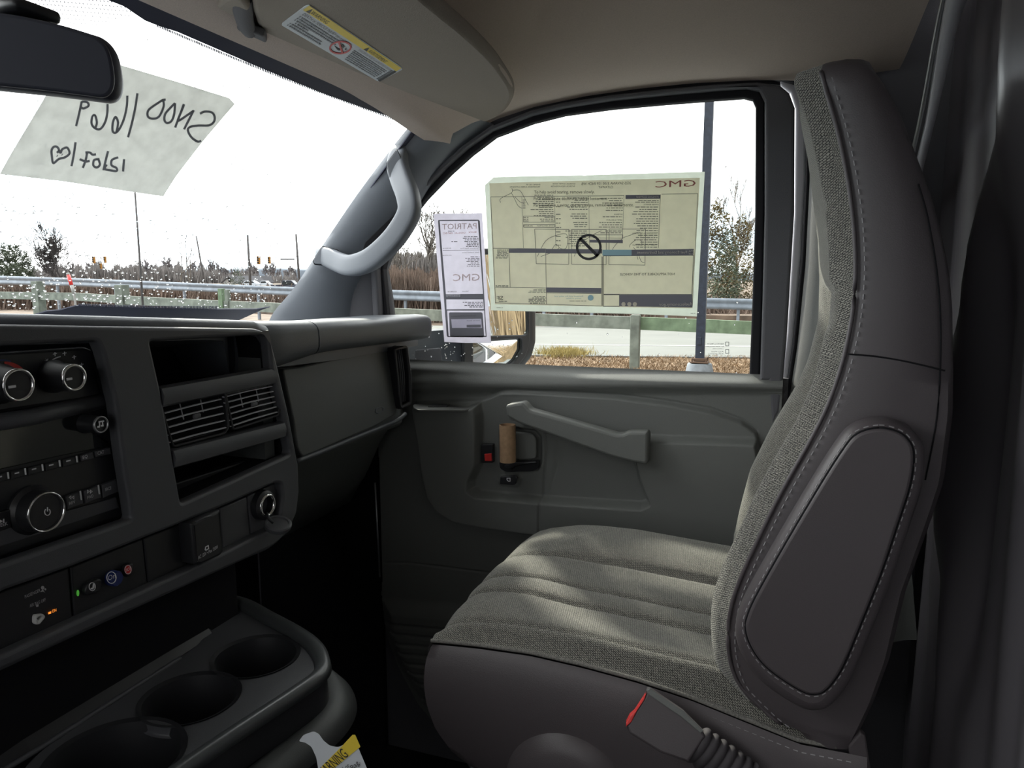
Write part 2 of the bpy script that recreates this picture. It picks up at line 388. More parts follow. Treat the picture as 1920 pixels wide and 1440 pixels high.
def pt_in(poly, X, Y):
    """signed distance to polygon (px), vectorised: negative inside"""
    poly = np.asarray(poly, float); d = np.full(X.shape, 1e9); ins = np.zeros(X.shape, bool)
    for i in range(len(poly)):
        a = poly[i]; b = poly[(i+1) % len(poly)]; e = b-a; wx = X-a[0]; wy = Y-a[1]
        t = np.clip((wx*e[0]+wy*e[1])/(e@e+1e-9), 0, 1); d = np.minimum(d, np.hypot(wx-e[0]*t, wy-e[1]*t))
        cnd = ((a[1] > Y) != (b[1] > Y)) & (X < (b[0]-a[0])*(Y-a[1])/((b[1]-a[1])+1e-12)+a[0]); ins ^= cnd
    return np.where(ins, -d, d)
def line_d(pts, X, Y):
    pts = np.asarray(pts, float); d = np.full(X.shape, 1e9)
    for i in range(len(pts)-1):
        a = pts[i]; e = pts[i+1]-a; t = np.clip(((X-a[0])*e[0]+(Y-a[1])*e[1])/(e@e), 0, 1)
        d = np.minimum(d, np.hypot(X-a[0]-e[0]*t, Y-a[1]-e[1]*t))
    return d
def sstep(a, b, x):
    t = np.clip((x-a)/(b-a), 0, 1); return t*t*(3-2*t)
def interp(xs, pts):
    p = np.asarray(pts, float); return np.interp(xs, p[:, 0], p[:, 1])

# ================================================================== THE CAB SHELL
PX = PL
GP = (np.array([-0.67, 0, 2.29]), np.array([-0.968, 0, 1.0])/math.hypot(.968, 1))     # windshield plane
DG = PL('y', 1.45)                                                                     # door glass plane

# ---- floor with the step down by the door
fl = [boxv((-.35, .45, .76), (1.7, 2.2, .04))]
structure(obj('floor', fl, M['carpet']))

# ---- headliner (ceiling)
edge_px = [(862, 266), (900, 240), (930, 224), (1000, 201), (1100, 180), (1200, 166), (1300, 156), (1400, 151), (1450, 150), (1500, 152), (1560, 150), (1680, 130)]
ep = np.array([at(a, b, PL('y', 1.42)) for a, b in edge_px])
xs = np.concatenate([np.linspace(-.663, -.40, 22), np.linspace(-.39, .175, 20)]); ys = np.concatenate([np.linspace(-.62, .9, 20), np.linspace(.94, 1.42, 24)])
def edge_z(x): return np.interp(x, ep[:, 0], ep[:, 2], left=2.245)
def head_z(x, y):
    zc = 2.294+.084*sstep(-.663, -.40, x)**.75
    e = min(edge_z(x), 2.40); s = sstep(.98, 1.42, y)**1.5
    e = max(e, 2.262)
    s2 = sstep(-.18, -.62, y)
    zf = zc*(1-s)+e*s
    return zf*(1-s2)+2.27*s2
G = [[(x, y, head_z(x, y)) for y in ys] for x in xs]
G2 = [[(x, y, head_z(x, y)+.03) for y in ys] for x in xs]
ce = obj('ceiling', [gridmesh(G), (gridmesh(G2)[0], [f[::-1] for f in gridmesh(G2)[1]]),
                     gridmesh([G[0], G2[0]]), gridmesh([G2[-1], G[-1]]), gridmesh([[g[-1] for g in G], [g[-1] for g in G2]])], M['headliner'], smooth=True, sharp=50)
structure(ce)
obj('airbag_emblem', [platepx([(1131, 128), (1140, 121), (1188, 122), (1196, 131), (1194, 146), (1186, 151), (1140, 151), (1131, 145)], PL('z', 2.378), .003, .001, rnd=5,
     holes=[[(1133, 130), (1141, 124), (1187, 125), (1193, 132), (1191, 145), (1185, 148), (1141, 148), (1134, 143)]], hr=5),
     textpx('AIRBAG', (1139, 143), (1189, 141), 12, PL('z', 2.3755))], M['headliner'], ce)
# roof shell outside, so daylight cannot come through above
structure(obj('trim_1', [boxv((-.23, .42, 2.50), (.96, 2.16, .03)), boxv((-.69, .42, 2.46), (.10, 2.16, .10)) ], M['paint']))

# ---- windshield: glass pane, black printed edge band, dots
wtl = at(-60, -140, GP)
Wv = lambda x, y, dz=0: np.array([x, y, 2.29+(x+.67)*.968+dz])
gl = [[Wv(x, y) for y in (-.62, 1.40)] for x in (-1.16, -.64)]
gl2 = [[Wv(x, y, .006) for y in (-.62, 1.40)] for x in (-1.16, -.64)]
win1 = structure(obj('window_1', [gridmesh(gl), gridmesh(gl2)], M['wglass']))
# upper band: between picture lines
up_out = [(190, -8), (230, 8), (250, 22), (268, 34), (288, 42), (330, 56), (470, 117), (600, 171), (700, 207), (750, 222), (766, 230), (770, 238), (771, 250), (800, 240), (800, 180), (560, 80), (400, 0), (300, -50), (190, -60)]
band = [platepx(up_out, GP, .002, 0, lift=.003)]
# serrated lower edge dots of the band
for i in range(150):
    t = i/149; a = np.array([292, 45.0])*(1-t)+np.array([765, 231.0])*t+np.array([0, 5.5*math.sin(math.pi*t)])
    band.append(platepx([(a[0]-1, a[1]-3), (a[0]+1, a[1]-2), (a[0]+.7, a[1]+2.4), (a[0]-.7, a[1]+2)], GP, .001, 0, lift=.003))
# third visor dot field behind the mirror
for i in range(46):
    for j in range(12):
        x = -60+i*7.1+(j % 2)*3.5; y = -30+j*7.6+i*.6
        lim = 60-0.0008*(x-40)**2
        if y < min(lim, -8+.62*(300-x)) and y > -30:
            r = 1.5*(1-j/16)
            band.append(platepx([(x-r, y), (x, y-r), (x+r, y), (x, y+r)], GP, .001, 0, lift=.003))
# side and bottom bands
side = [(510, 590), (640, 425), (700, 340), (768, 246), (785, 246), (780, 270), (640, 470), (540, 600)]
band.append(platepx(side, GP, .002, 0, lift=.003))
bot = [(20, 604), (60, 588), (85, 580), (110, 578), (140, 570), (200, 572), (300, 575), (400, 577), (480, 577), (505, 573), (490, 578), (432, 604), (300, 620), (20, 620)]
band.append(platepx(bot, GP, .002, 0, lift=.003))
for i in range(95):
    x = 146+i*2.75; y = 567.5+.018*(x-146)+1.2*math.sin((x-146)/262*3.14)
    band.append(platepx([(x-.7, y-.5), (x+.7, y-.5), (x+.7, y+4.5), (x-.7, y+4.5)], GP, .001, 0, lift=.003))
fr = obj('windshield_frit', band, M['frit'], win1)
fr['label'] = 'black printed dotted band around the windshield'

# ---- A pillar trim (passenger side)
# centre line traced in the picture at Y ~ 1.3, cross-section swept from dash to headliner
def pil(px, py, y): return at(px, py, PL('y', y))
rows = [  # (left edge px, right edge px, y level)
    ((500, 612), (668, 612)), ((512, 585), (668, 600)), ((548, 545), (672, 548)), ((585, 490), (690, 505)), ((622, 434), (722, 470)),
    ((662, 375), (760, 420)), ((700, 323), (792, 370)), ((734, 278), (822, 322)), ((756, 250), (858, 285)), ((772, 232), (890, 258)), ((790, 212), (925, 232))]
S = []
for (a, b) in rows:
    A = pil(a[0], a[1], 1.335); B = pil(b[0], b[1], 1.415); D = B-A
    inn = np.array([.55, -.8, 0]); sec = []
    for k in range(15):
        t = k/14; sec.append(A+D*t+inn*(.030*math.sin(math.pi*min(1, t*1.05))**.7)*(1 if k < 14 else 0)+np.array([0, 0, 0]))
    for k in range(7):
        t = 1-k/6; sec.append(A+D*t+np.array([-.02, .03, 0])*math.sin(math.pi*t)+np.array([-.004, .012, 0]))
    S.append(sec)
S2 = []
for i in range(len(S)-1):
    for q in range(4): S2.append(np.array(S[i])*(1-q/4)+np.array(S[i+1])*(q/4))
S2.append(np.array(S[-1]))
for _ in range(2):
    T = [S2[0]]+[(S2[i-1]+2*S2[i]+S2[i+1])/4 for i in range(1, len(S2)-1)]+[S2[-1]]; S2 = T
structure(obj('trim_2', loft(S2), M['pillar'], smooth=True, sharp=60))

# ---- grab handle on the pillar
gh = thing('grab_handle', 'grey moulded grab handle on the windshield pillar, two rectangular screw caps', 'grab handle', pil(700, 430, 1.30))
yh = 1.262
hp = [(700, 262, 1.342, 11), (718, 282, 1.335, 16), (738, 310, 1.322, 24), (752, 340, 1.30, 26), (764, 366, 1.275, 25), (768, 398, 1.265, 24), (750, 432, 1.262, 25), (722, 462, 1.262, 26), (694, 487, 1.266, 28), (660, 500, 1.29, 27), (628, 492, 1.31, 24), (600, 480, 1.328, 17), (585, 478, 1.342, 10)]
hp = [(760, 262, 1.362, 10), (749, 286, 1.335, 16.5), (746, 311, 1.316, 20), (754, 338, 1.295, 21), (765, 368, 1.275, 21), (767, 398, 1.265, 20.5), (748, 434, 1.262, 20.5), (722, 464, 1.262, 20.5), (692, 488, 1.268, 21), (660, 498, 1.285, 21), (636, 492, 1.305, 20), (614, 482, 1.322, 19), (600, 479, 1.340, 15)]
C3 = catmull([np.array([*pil(a, b, y), r]) for a, b, y, r in hp], 5, closed=False)
path = [c[:3] for c in C3]; rad = [c[3]/F*1.38 for c in C3]
prof = [(math.copysign(abs(math.cos(t))**.45, math.cos(t)), math.copysign(abs(math.sin(t))**.45, math.sin(t))*.75) for t in np.linspace(0, 2*math.pi, 18, endpoint=False)]
obj('handle_bar', sweep(path, prof, (0, -1, 0.05), scale=rad), M['pillar'], gh, smooth=True)
def normal_off(px, pl, t=.003): return platepx(px, pl, t, .0008, rnd=6)
def slab_on(pts, lift_y, t, bev, mat, nm, par, rnd=5):
    pl = (at(*pts[0], PL('y', lift_y)), np.array([.42, -.88, .22])); return obj(nm, platepx(pts, pl, t, bev, rnd=rnd), mat, par)
slab_on([(725, 307), (745, 281), (752, 298), (753, 319), (737, 347), (731, 335)], 1.292, .006, .001, M['pillar'], 'screw_cap', gh, 3)
slab_on([(588, 488), (604, 463), (634, 470), (636, 477), (622, 497), (590, 495)], 1.305, .006, .001, M['pillar'], 'screw_cap', gh, 3)
slab_on([(724, 307), (745, 279.5), (753, 298), (754, 319), (737, 348.5), (730, 335)], 1.294, .005, .0005, M['cavity'], 'cap_gap', gh, 3)
slab_on([(586.5, 489), (604, 461.5), (635, 469), (637.5, 477), (622, 498.5), (589, 496.5)], 1.307, .005, .0005, M['cavity'], 'cap_gap', gh, 3)
# dark opening of the pillar behind the handle
structure(obj('trim_3', platepx([(676, 480), (684, 455), (744, 398), (750, 402), (744, 425), (696, 478)], (pil(700, 440, 1.352), np.array([.42, -.9, .1])), .006, .002, rnd=4), M['cavity']))
# lower sail panel between pillar and glass
S = []
for (a, b) in (((636, 622), (738, 625)), ((636, 590), (733, 592)), ((640, 560), (730, 562)), ((645, 530), (725, 532)), ((655, 505), (720, 505)), ((672, 478), (728, 485)), ((700, 440), (752, 447))):
    A = pil(a[0], a[1], 1.405); B = pil(b[0], b[1], 1.44); D = B-A
    S.append([A+D*t+np.array([.2, -.9, 0])*.016*math.sin(math.pi*t)**.6 for t in np.linspace(0, 1, 10)]+[A+D*t+np.array([0, .02, 0]) for t in np.linspace(1, 0, 5)])
structure(obj('trim_4', loft(S), M['door_dark'], smooth=True, sharp=60))

# ---- roof rail / seal around the door opening
GLS = [(741, 712), (731, 600), (722, 505), (730, 470), (760, 425), (800, 375), (845, 328), (885, 292), (930, 258), (1000, 232), (1060, 217), (1150, 205), (1250, 196), (1340, 189), (1395, 185), (1411, 189), (1417, 203), (1416, 400), (1411, 560), (1405, 711)]
OUT = [(700, 712), (690, 600), (690, 540), (712, 470), (745, 410), (790, 345), (835, 295), (868, 266), (905, 242), (960, 213), (1050, 190), (1150, 174), (1250, 163), (1350, 156), (1440, 152), (1478, 158), (1500, 172), (1511, 200), (1512, 330), (1500, 520), (1478, 760), (1470, 800), (1440, 800), (1440, 712)]
MID = [(727, 712), (718, 600), (712, 505), (722, 466), (752, 418), (794, 362), (840, 313), (878, 279), (925, 246), (1000, 217), (1060, 203), (1150, 189), (1250, 179), (1340, 171), (1400, 167), (1424, 172), (1434, 192), (1434, 400), (1430, 560), (1425, 712)]
structure(obj('trim_11', platepx([(668, 900), (655, 560), (690, 475), (745, 405), (800, 335), (850, 278), (900, 215), (1000, 150), (1300, 100), (1560, 90), (1600, 200), (1600, 900)], PL('y', 1.462), .012, 0, holes=[[(700, 890), (690, 600), (700, 500), (730, 440), (790, 355), (835, 306), (873, 273), (920, 241), (1000, 208), (1060, 194), (1150, 180), (1250, 169), (1340, 161), (1420, 157), (1470, 162), (1492, 180), (1500, 205), (1499, 400), (1486, 620), (1473, 770), (1470, 890)]]), M['black_soft']))
# black run channel round the glass
door = thing('door_1', 'grey passenger door with window, moulded trim panel and pull handle', 'door', (-.37, 1.42, 1.1)); structure(door)
obj('window_seal', platepx(MID+[(1425, 716), (727, 716)], PL('y', 1.435), .022, .004, holes=[GLS]), M['black_soft'], door)
# door frame (grey) outside of the run channel
DFO = [(714, 700), (705, 600), (700, 510), (716, 462), (748, 412), (790, 356), (835, 306), (873, 273), (920, 241), (1000, 208), (1060, 194), (1150, 180), (1250, 169), (1340, 161), (1420, 157), (1462, 163), (1480, 178), (1490, 205), (1489, 400), (1476, 620), (1463, 770), (1446, 800), (1440, 712), (1425, 712)]
obj('window_frame', platepx(DFO+[q for q in MID[::-1][1:]], PL('y', 1.42), .03, .006), M['door_dark'], door)
# pane
w2 = structure(obj('window_2', [platepx([(700, 730), (690, 480), (850, 280), (930, 235), (1150, 185), (1440, 165), (1440, 730)], DG, .004, 0)], M['glass']))
# body flange in light paint and dark seal, B pillar cover
structure(obj('trim_5', platepx([(1462, 150), (1490, 158), (1508, 180), (1512, 215), (1511, 330), (1503, 480), (1488, 640), (1470, 775), (1466, 960), (1452, 960), (1456, 775), (1476, 620), (1489, 400), (1491, 205), (1482, 176), (1464, 162)], PL('y', 1.455), .02, .005), M['paint']))
structure(obj('trim_6', platepx([(1440, 146), (1500, 150), (1518, 180), (1521, 215), (1519, 340), (1512, 500), (1497, 640), (1478, 775), (1476, 960), (1468, 960), (1468, 775), (1487, 640), (1502, 480), (1510, 330), (1511, 215), (1505, 182), (1490, 160)], PL('y', 1.447), .03, .006), M['black_soft']))
S = []
for (y, xl, xr) in ((172, 1522, 1640), (220, 1520, 1640), (340, 1518, 1650), (500, 1510, 1660), (640, 1496, 1670), (775, 1476, 1680), (960, 1468, 1700), (1200, 1470, 1720)):
    A = at(xl, y, PL('y', 1.43)); B = at(xr, y, PL('y', 1.36)); D = B-A
    S.append([A+D*t+np.array([-.25, -.9, 0])*.03*math.sin(math.pi*min(1, t*1.1))**.6 for t in np.linspace(0, 1, 12)]+[B+np.array([0, .09, 0]), A+np.array([0, .05, 0])])
structure(obj('trim_7', loft(S), M['door'], smooth=True, sharp=70))
# painted roof hoop at the open rear of the cab
hp = [(1850, -130), (1812, -60), (1790, 0), (1772, 80), (1757, 160), (1742, 235), (1722, 320), (1700, 420), (1690, 520), (1690, 900)]
S = [at(a, b, PL('x', .205)) for a, b in hp]; S = catmull(S, 4, closed=False)
sc = np.interp(np.arange(len(S)), [0, 8, 12, 20, 36], [1.5, 1.0, .8, .5, .5])
structure(obj('trim_8', sweep(S, [(-.016, -.01), (.016, -.01), (.018, .0), (.016, .01), (-.016, .01), (-.018, 0)], (1, 0, 0), scale=sc), M['paint_grey'], smooth=True))
structure(obj('trim_9', sweep([p+np.array([-.012, .0, .012]) for p in S], circ(.0035, 6), (1, 0, 0)), M['silver'], smooth=True))
# rear side wall of the cab behind the door and its roof rail
structure(obj('wall_right', [boxv((.17, 1.475, 1.6), (.26, .03, 1.8)), boxv((-.30, 1.475, 2.42), (.8, .03, .1)), boxv((-1.1, 1.47, 1.25), (.60, .05, 1.0)), boxv((-.35, 1.50, 1.2), (1.2, .03, 1.0))], M['door_dark']))
# driver side wall with its own window opening (behind the camera)
structure(obj('wall_left', [boxv((-.4, -.635, 1.2), (1.7, .03, 1.05)), boxv((.30, -.635, 2.0), (.3, .03, .9)), boxv((-.4, -.635, 2.40), (1.3, .03, .12))], M['door_dark']))
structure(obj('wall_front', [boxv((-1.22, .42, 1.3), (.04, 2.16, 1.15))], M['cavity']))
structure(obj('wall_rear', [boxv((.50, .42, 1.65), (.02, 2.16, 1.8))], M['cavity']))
# black sheet hung across the rear opening
yy = np.linspace(.30, 1.47, 150); zz = np.linspace(.82, 2.46, 36)
_sp = sorted([tuple(at(a, b, PL('x', .235))[1:]) for a, b in ((1925, 60), (1912, 150), (1888, 300), (1850, 500), (1822, 650), (1800, 800), (1790, 1000), (1790, 1300))], key=lambda q: q[1])
_sz = [q[1] for q in _sp]; _sy = [q[0] for q in _sp]
def fold(y, z):
    k = (z-1.6)
    y0 = np.interp(z, _sz, _sy)
    return (.262+.006*math.sin(y*31+z*1.2)+.004*math.sin(y*71-z*2.4)-.045*math.exp(-((y-y0)/.062)**2)-.02*math.exp(-((y-.8)/.10)**2)+.02*(y-1.2))
g = [[(fold(y, z), y, z) for y in yy] for z in zz]; g2 = [[(fold(y, z)+.002, y, z) for y in yy] for z in zz]
sh = obj('hanging_sheet', [gridmesh(g), gridmesh(g2)], M['sheet'], smooth=True)
tag(sh, 'dark plastic sheet hung behind the passenger seat with a pale vertical fold', 'sheet')

# ================================================================== DOOR PANEL (relief)
def door_height(X, Y):
    """X,Y in picture px on the door plane; returns protrusion in metres towards the cab"""
    h = np.zeros_like(X)
    L1 = [(740, 752), (900, 751), (915, 746), (935, 738), (960, 737), (1050, 741), (1150, 747), (1250, 760), (1330, 774), (1390, 795), (1418, 815), (1426, 850), (1428, 1120)]
    R = [(773, 757)]+L1[1:]+[(1100, 1120), (1060, 1020), (1000, 1006), (900, 992), (850, 982), (818, 964), (798, 936), (788, 880), (780, 820)]
    h += .012*(1-sstep(-4, 3, pt_in(R, X, Y)))
    pod = [(774, 762), (880, 762), (897, 757), (901, 775), (901, 870), (887, 900), (886, 915), (898, 924), (1015, 934), (1203, 946), (1216, 940), (1200, 900), (1190, 862), (1217, 820), (1419, 826), (1424, 850), (1426, 1120), (1120, 1120), (1060, 1018), (1000, 1003), (900, 989), (852, 979), (822, 960), (803, 934), (792, 880), (784, 820)]
    h += .030*(1-sstep(-7, 4, pt_in(pod, X, Y)))
    # soft crown on the pod
    # vertical seam
    h -= .004*(1-sstep(.6, 2.6, line_d([(1017, 795), (1022, 850), (1017, 900), (1015, 1006)], X, Y)))
    h -= .003*(1-sstep(.5, 2.2, line_d(L1[2:-1], X, Y+5)))*(1)
    # latch bowl
    bowl = [(938, 800), (1000, 808), (1012, 822), (1013, 870), (1006, 884), (945, 888), (934, 870), (934, 812)]
    h -= .012*(1-sstep(-4, 2, pt_in(bowl, X, Y)))
    # raised ring round lock switch
    sw = [(936, 893), (972, 890), (977, 898), (973, 911), (967, 915), (938, 913), (932, 908)]
    h += .003*(1-sstep(-3, 1, pt_in(sw, X, Y)))
    # wide dish right of the latch
    h -= .006*(1-sstep(-14, 5, pt_in([(1040, 830), (1050, 880), (1030, 920), (1040, 830)], X, Y)))
    # upper belt roll
    h += .014*(1-sstep(0, 24, np.abs(Y-722)))*sstep(700, 790, X)
    # lower pocket bulge with ribs
    lowp = [(708, 1130), (1100, 1160), (1100, 1500), (900, 1440), (830, 1380), (770, 1300), (730, 1230), (714, 1180)]
    h += .020*(1-sstep(-25, 6, pt_in(lowp, X, Y)))
    for k in range(9):
        y0 = 1172+k*18.5; x0 = 722+k*8
        h -= .005*(1-sstep(1.6, 4.2, line_d([(x0, y0), (x0+45, y0+4), (1000, y0+26)], X, Y)))
    h -= .003*(1-sstep(.5, 2.0, line_d([(712, 1062), (760, 1062), (1000, 1092)], X, Y)))
    return h
DP = 1.418
nx, nz = 460, 430
pxs = np.linspace(-.835, .02, nx); pzs = np.linspace(.86, 1.822, nz)
XX, ZZ = np.meshgrid(pxs, pzs)
dd = np.stack([XX, np.full_like(XX, 1.385), ZZ], -1)-CP; zc = dd@_f
PXX = 960+F*(dd@_r)/zc; PYY = 720-F*(dd@_u)/zc
H = door_height(PXX, PYY)
# forward / rear / lower edges of the door
edge = np.stack([XX, DP-.012-H, ZZ], -1)
# top of the panel turns away to the glass
topr = sstep(1.800, 1.822, ZZ); edge[..., 1] += topr*.018
# front edge: line from (703,900) to (722,1180) leaning
V, Fc = gridmesh(edge)
fx = PXX.ravel(); fy = PYY.ravel()
lim = np.interp(fy, [700, 900, 1080, 1120, 1200, 1260, 1330, 1400, 1460], [690, 703, 708, 706, 716, 738, 775, 835, 880])
keep = [f for f in Fc if all(fx[i] > lim[i] for i in f)]
obj('door_panel', (V, keep), M['door'], door, smooth=True)
obj('door_backing', boxv((-.40, 1.437, 1.34), (.86, .012, .95)), M['door_dark'], door)
obj('door_edge_strip', tube([at(703, 905, PL('y', 1.40)), at(708, 1000, PL('y', 1.40)), at(712, 1082, PL('y', 1.40))], .0022, 6), M['silver'], door, smooth=True)
# belt cap along the glass
obj('belt_cap', loft([[np.array([x, y, z]) for y, z in ((1.432, zt-.012), (1.432, zt+.004), (1.424, zt+.008), (1.414, zt+.006), (1.404, zt-.002), (1.402, zt-.014))] for x, zt in ((-.80, at(735, 716, PL('y', 1.42))[2]), (-.4, at(1090, 716, PL('y', 1.42))[2]), (.02, at(1440, 718, PL('y', 1.42))[2]))]), M['door'], door, smooth=True, sharp=70)
# window switch pod
sp = (at(830, 765, PL('y', 1.36)), np.array([0, 0, 1.0]))
obj('switch_bezel', platepx([(774, 760), (792, 757), (893, 757), (897, 760), (884, 767), (872, 770), (784, 770), (775, 766)], PL('z', at(830, 764, PL('y', 1.385))[2]+.002), .004, .0015, rnd=3), M['door'], door)
obj('window_switch', platepx([(806, 758.5), (845, 758.5), (838, 762.5), (803, 762.5)], PL('z', at(830, 764, PL('y', 1.385))[2]+.005), .003, .001), M['black'], door)
# pull handle
hpx = [(953, 757), (984, 752), (990, 757), (997, 766), (1040, 778), (1100, 795), (1160, 812), (1172, 811), (1180, 807), (1215, 807), (1218, 812), (1217, 864), (1212, 867), (1188, 863), (1150, 853), (1080, 828), (1000, 799), (975, 790), (955, 778)]
obj('pull_handle', platepx(hpx, PL('y', 1.345), .034, .0055, rnd=5), M['door'], door, smooth=True, sharp=40)
obj('handle_mount', [bbox_bev((at(1196, 838, PL('y', 1.37))), (.03, .05, .05), .006), bbox_bev((at(972, 772, PL('y', 1.37))), (.028, .05, .03), .006)], M['door'], door, smooth=True, sharp=40)
# latch lever, lock slider, lock switch
obj('latch_recess', platepx([(936, 866), (1011, 862), (1011, 876), (1000, 883), (950, 885), (938, 878)], PL('y', 1.390), .004, .001, rnd=4), M['black'], door)
obj('latch_lever', platepx([(946, 872), (966, 866), (1006, 864), (1008, 868), (968, 874), (960, 880), (948, 880)], PL('y', 1.378), .010, .003, rnd=3), M['black'], door, smooth=True, sharp=40)
obj('latch_lever_pad', platepx([(938, 806), (998, 812), (1006, 822), (1006, 860), (938, 862)], PL('y', 1.385), .006, .003, rnd=6), M['door'], door, smooth=True, sharp=40)
lk = obj('lock_housing', platepx([(903, 832), (926, 832), (926, 867), (904, 867)], PL('y', 1.385), .012, .002, rnd=2), M['black'], door)
obj('lock_slider', platepx([(909, 851), (922, 850), (923, 864), (910, 864)], PL('y', 1.378), .006, .001), M['red'], lk)
ls = obj('lock_switch', platepx([(939, 893), (968, 891), (971, 896), (968, 907), (963, 909), (938, 907)], PL('y', 1.364), .008, .002, rnd=2), M['black'], door)
obj('lock_symbol', [platepx([(950, 896), (957, 896), (957, 903), (953, 903), (950, 900)], PL('y', 1.3592), .0006, 0, holes=[[(951.2, 897.2), (955.8, 897.2), (955.8, 901.8), (953.5, 901.8), (951.2, 899.6)]])], M['print'], ls)
# kick panel between dash and door
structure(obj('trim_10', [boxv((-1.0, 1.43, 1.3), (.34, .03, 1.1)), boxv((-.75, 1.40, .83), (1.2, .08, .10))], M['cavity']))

# cardboard tube over the latch
tb = at(952, 831, PL('y', 1.352)); r = .0165
hh = at(952, 797, PL('y', 1.352))[2]-at(952, 866, PL('y', 1.352))[2]
tv = lathe([(r, -hh/2), (r, hh/2), (r-.0012, hh/2), (r-.0012, -hh/2)], tb, (-.02, .02, 1), 28)
tb_o = obj('cardboard_tube', (tv[0], tv[1][:-2]), M['card'], smooth=True, sharp=50)
tag(tb_o, 'brown cardboard tube standing in the door latch recess', 'cardboard tube')

# ================================================================== DASHBOARD
BX = PL('x', -.62)
M['slat'] = principled('slat_glint', (0.52, 0.53, 0.57), 0.35)  # pale grey paints in the gloss highlights along slat edges
dash = thing('dashboard', 'dark grey moulded dashboard below the windshield', 'dashboard', (-.75, .6, 1.55))
# top pad from the cab face to the glass: sections in X,Z along Y
def topz(y): return np.interp(y, [-.6, .3, .44, .70, .80, .95, 1.1, 1.40], [1.968, 1.968, 1.9655, 1.950, 1.938, 1.930, 1.924, 1.921])
S = []
for y in np.linspace(-.6, 1.41, 60):
    zt = topz(y)-.006; x0 = np.interp(y, [-.6, .74, .80, 1.41], [-.640, -.640, -.70, -.72])
    dz_ = .018 if y < .76 else .06; S.append([(x0, y, zt-dz_), (x0, y, zt-.012), (x0-.004, y, zt-.005), (x0-.012, y, zt-.001), (x0-.03, y, zt), (-.80, y, zt-.014), (-1.02, y, 1.895), (-1.15, y, 1.85), (-1.15, y, 1.78), (-.95, y, 1.78), (-.80, y, zt-dz_-.02)])
obj('dash_top', loft(S), M['dash_top'], dash, smooth=True, sharp=35)
# passenger brow: rounded roll ending near the door
def brow(ys, mat, nm, capend):
    S = []
    for y in ys:
        zt = topz(y)+.004; px_b = np.interp(y, [.78, .84, .95, 1.0, 1.37], [1.862, 1.868, 1.880, 1.882, 1.874])
        xf = np.interp(y, [.78, .86, .95, 1.37], [-.672, -.655, -.655, -.655])
        k = 1.0
        if y > 1.335: k = math.sqrt(max(0.05, 1-((y-1.335)/.04)**2))
        zc = (zt+px_b)/2; hz = (zt-px_b)/2*(.55+.45*k)
        pr = []
        for t in np.linspace(-90, 90, 13):
            c, s = math.cos(math.radians(t)), math.sin(math.radians(t))
            pr.append((xf-.035+.035*abs(c)**.6*k, y, zc+hz*math.copysign(abs(s)**.6, s)))
        pr += [(-.80, y, zc+hz-.004), (-.80, y, zc-hz+.004)]
        S.append(pr)
    return obj(nm, loft(S), mat, dash, smooth=True, sharp=50)
brow(np.linspace(.785, .952, 10), M['dash_top'], 'brow_corner', False)
brow(list(np.linspace(.955, 1.33, 12))+list(np.linspace(1.338, 1.374, 10)), M['dash_top'], 'brow', True)
# glove box face and underside
S = []
for y in np.linspace(.75, 1.375, 30):
    k = sstep(1.30, 1.375, y)*.03; q = .012*math.sin((y-.95)/.4*math.pi)
    S.append([(-.745, y, 1.885), (-.735-k, y, 1.87), (-.722-k+q*.3, y, 1.80), (-.712-k, y, 1.72), (-.708-k, y, 1.706), (-.712-k, y, 1.700), (-.735-k, y, 1.696), (-.76-k, y, 1.66), (-.80-k, y, 1.58), (-.88, y, 1.50), (-1.0, y, 1.45), (-1.0, y, 1.885)])
obj('knee_panel', loft(S), M['dash'], dash, smooth=True, sharp=45)
GB = (np.array([-.706, 0, 1.72]), np.array([1.0, 0, .13]))
gb = obj('glove_box_door', platepx([(524, 692), (560, 688), (640, 668), (725, 655), (738, 700), (740, 776), (700, 799), (562, 858), (552, 840), (545, 790)], GB, .012, .003, rnd=6), M['dash'], dash, smooth=True, sharp=40)
obj('glove_box_lip', tube(catmull([at(a, b, (GB[0]+np.array([.006, 0, 0]), GB[1])) for a, b in ((556, 865), (600, 848), (660, 823), (710, 803), (745, 788), (760, 776))], 4, False), .0042, 8), M['dash_top'], dash, smooth=True)
obj('airbag_emblem', [platepx([(704, 766), (714, 762), (720, 764), (719, 771), (708, 776), (703, 773)], (GB[0]+np.array([.0065, 0, 0]), GB[1]), .002, .0005, rnd=2, holes=[[(706, 767), (714, 764), (718, 765.5), (717.5, 770), (708, 774), (705, 772)]])], M['dash_top'], gb)
# side vent by the door
SV = (at(748, 700, PL('x', -.700)), np.array([.93, -.36, .04]))
vent = obj('side_vent', platepx([(730, 652), (757, 648), (764, 700), (765, 758), (744, 768), (739, 740), (736, 700)], SV, .03, .004, rnd=4,
           holes=[[(735, 657), (752, 651), (758, 700), (760, 752), (745, 760), (742, 730), (739, 695)]], hr=3), M['black'], dash, smooth=True, sharp=40)
for k in range(4):
    a = .2+.2*k
    obj('vane', tube([at(734.5+a*17, 658-a*5, SV)+np.array([.004, 0, 0]), at(739+a*19, 697+a*1, SV)+np.array([.004, 0, 0]), at(744+a*15, 757-a*6, SV)+np.array([.004, 0, 0])], .0017, 6), M['bezel'], vent, smooth=True)
obj('vent_cavity', platepx([(734, 655), (756, 649), (762, 700), (762, 755), (742, 764), (738, 735)], (SV[0]-np.array([.012, 0, 0]), SV[1]), .004, 0), M['cavity'], vent)

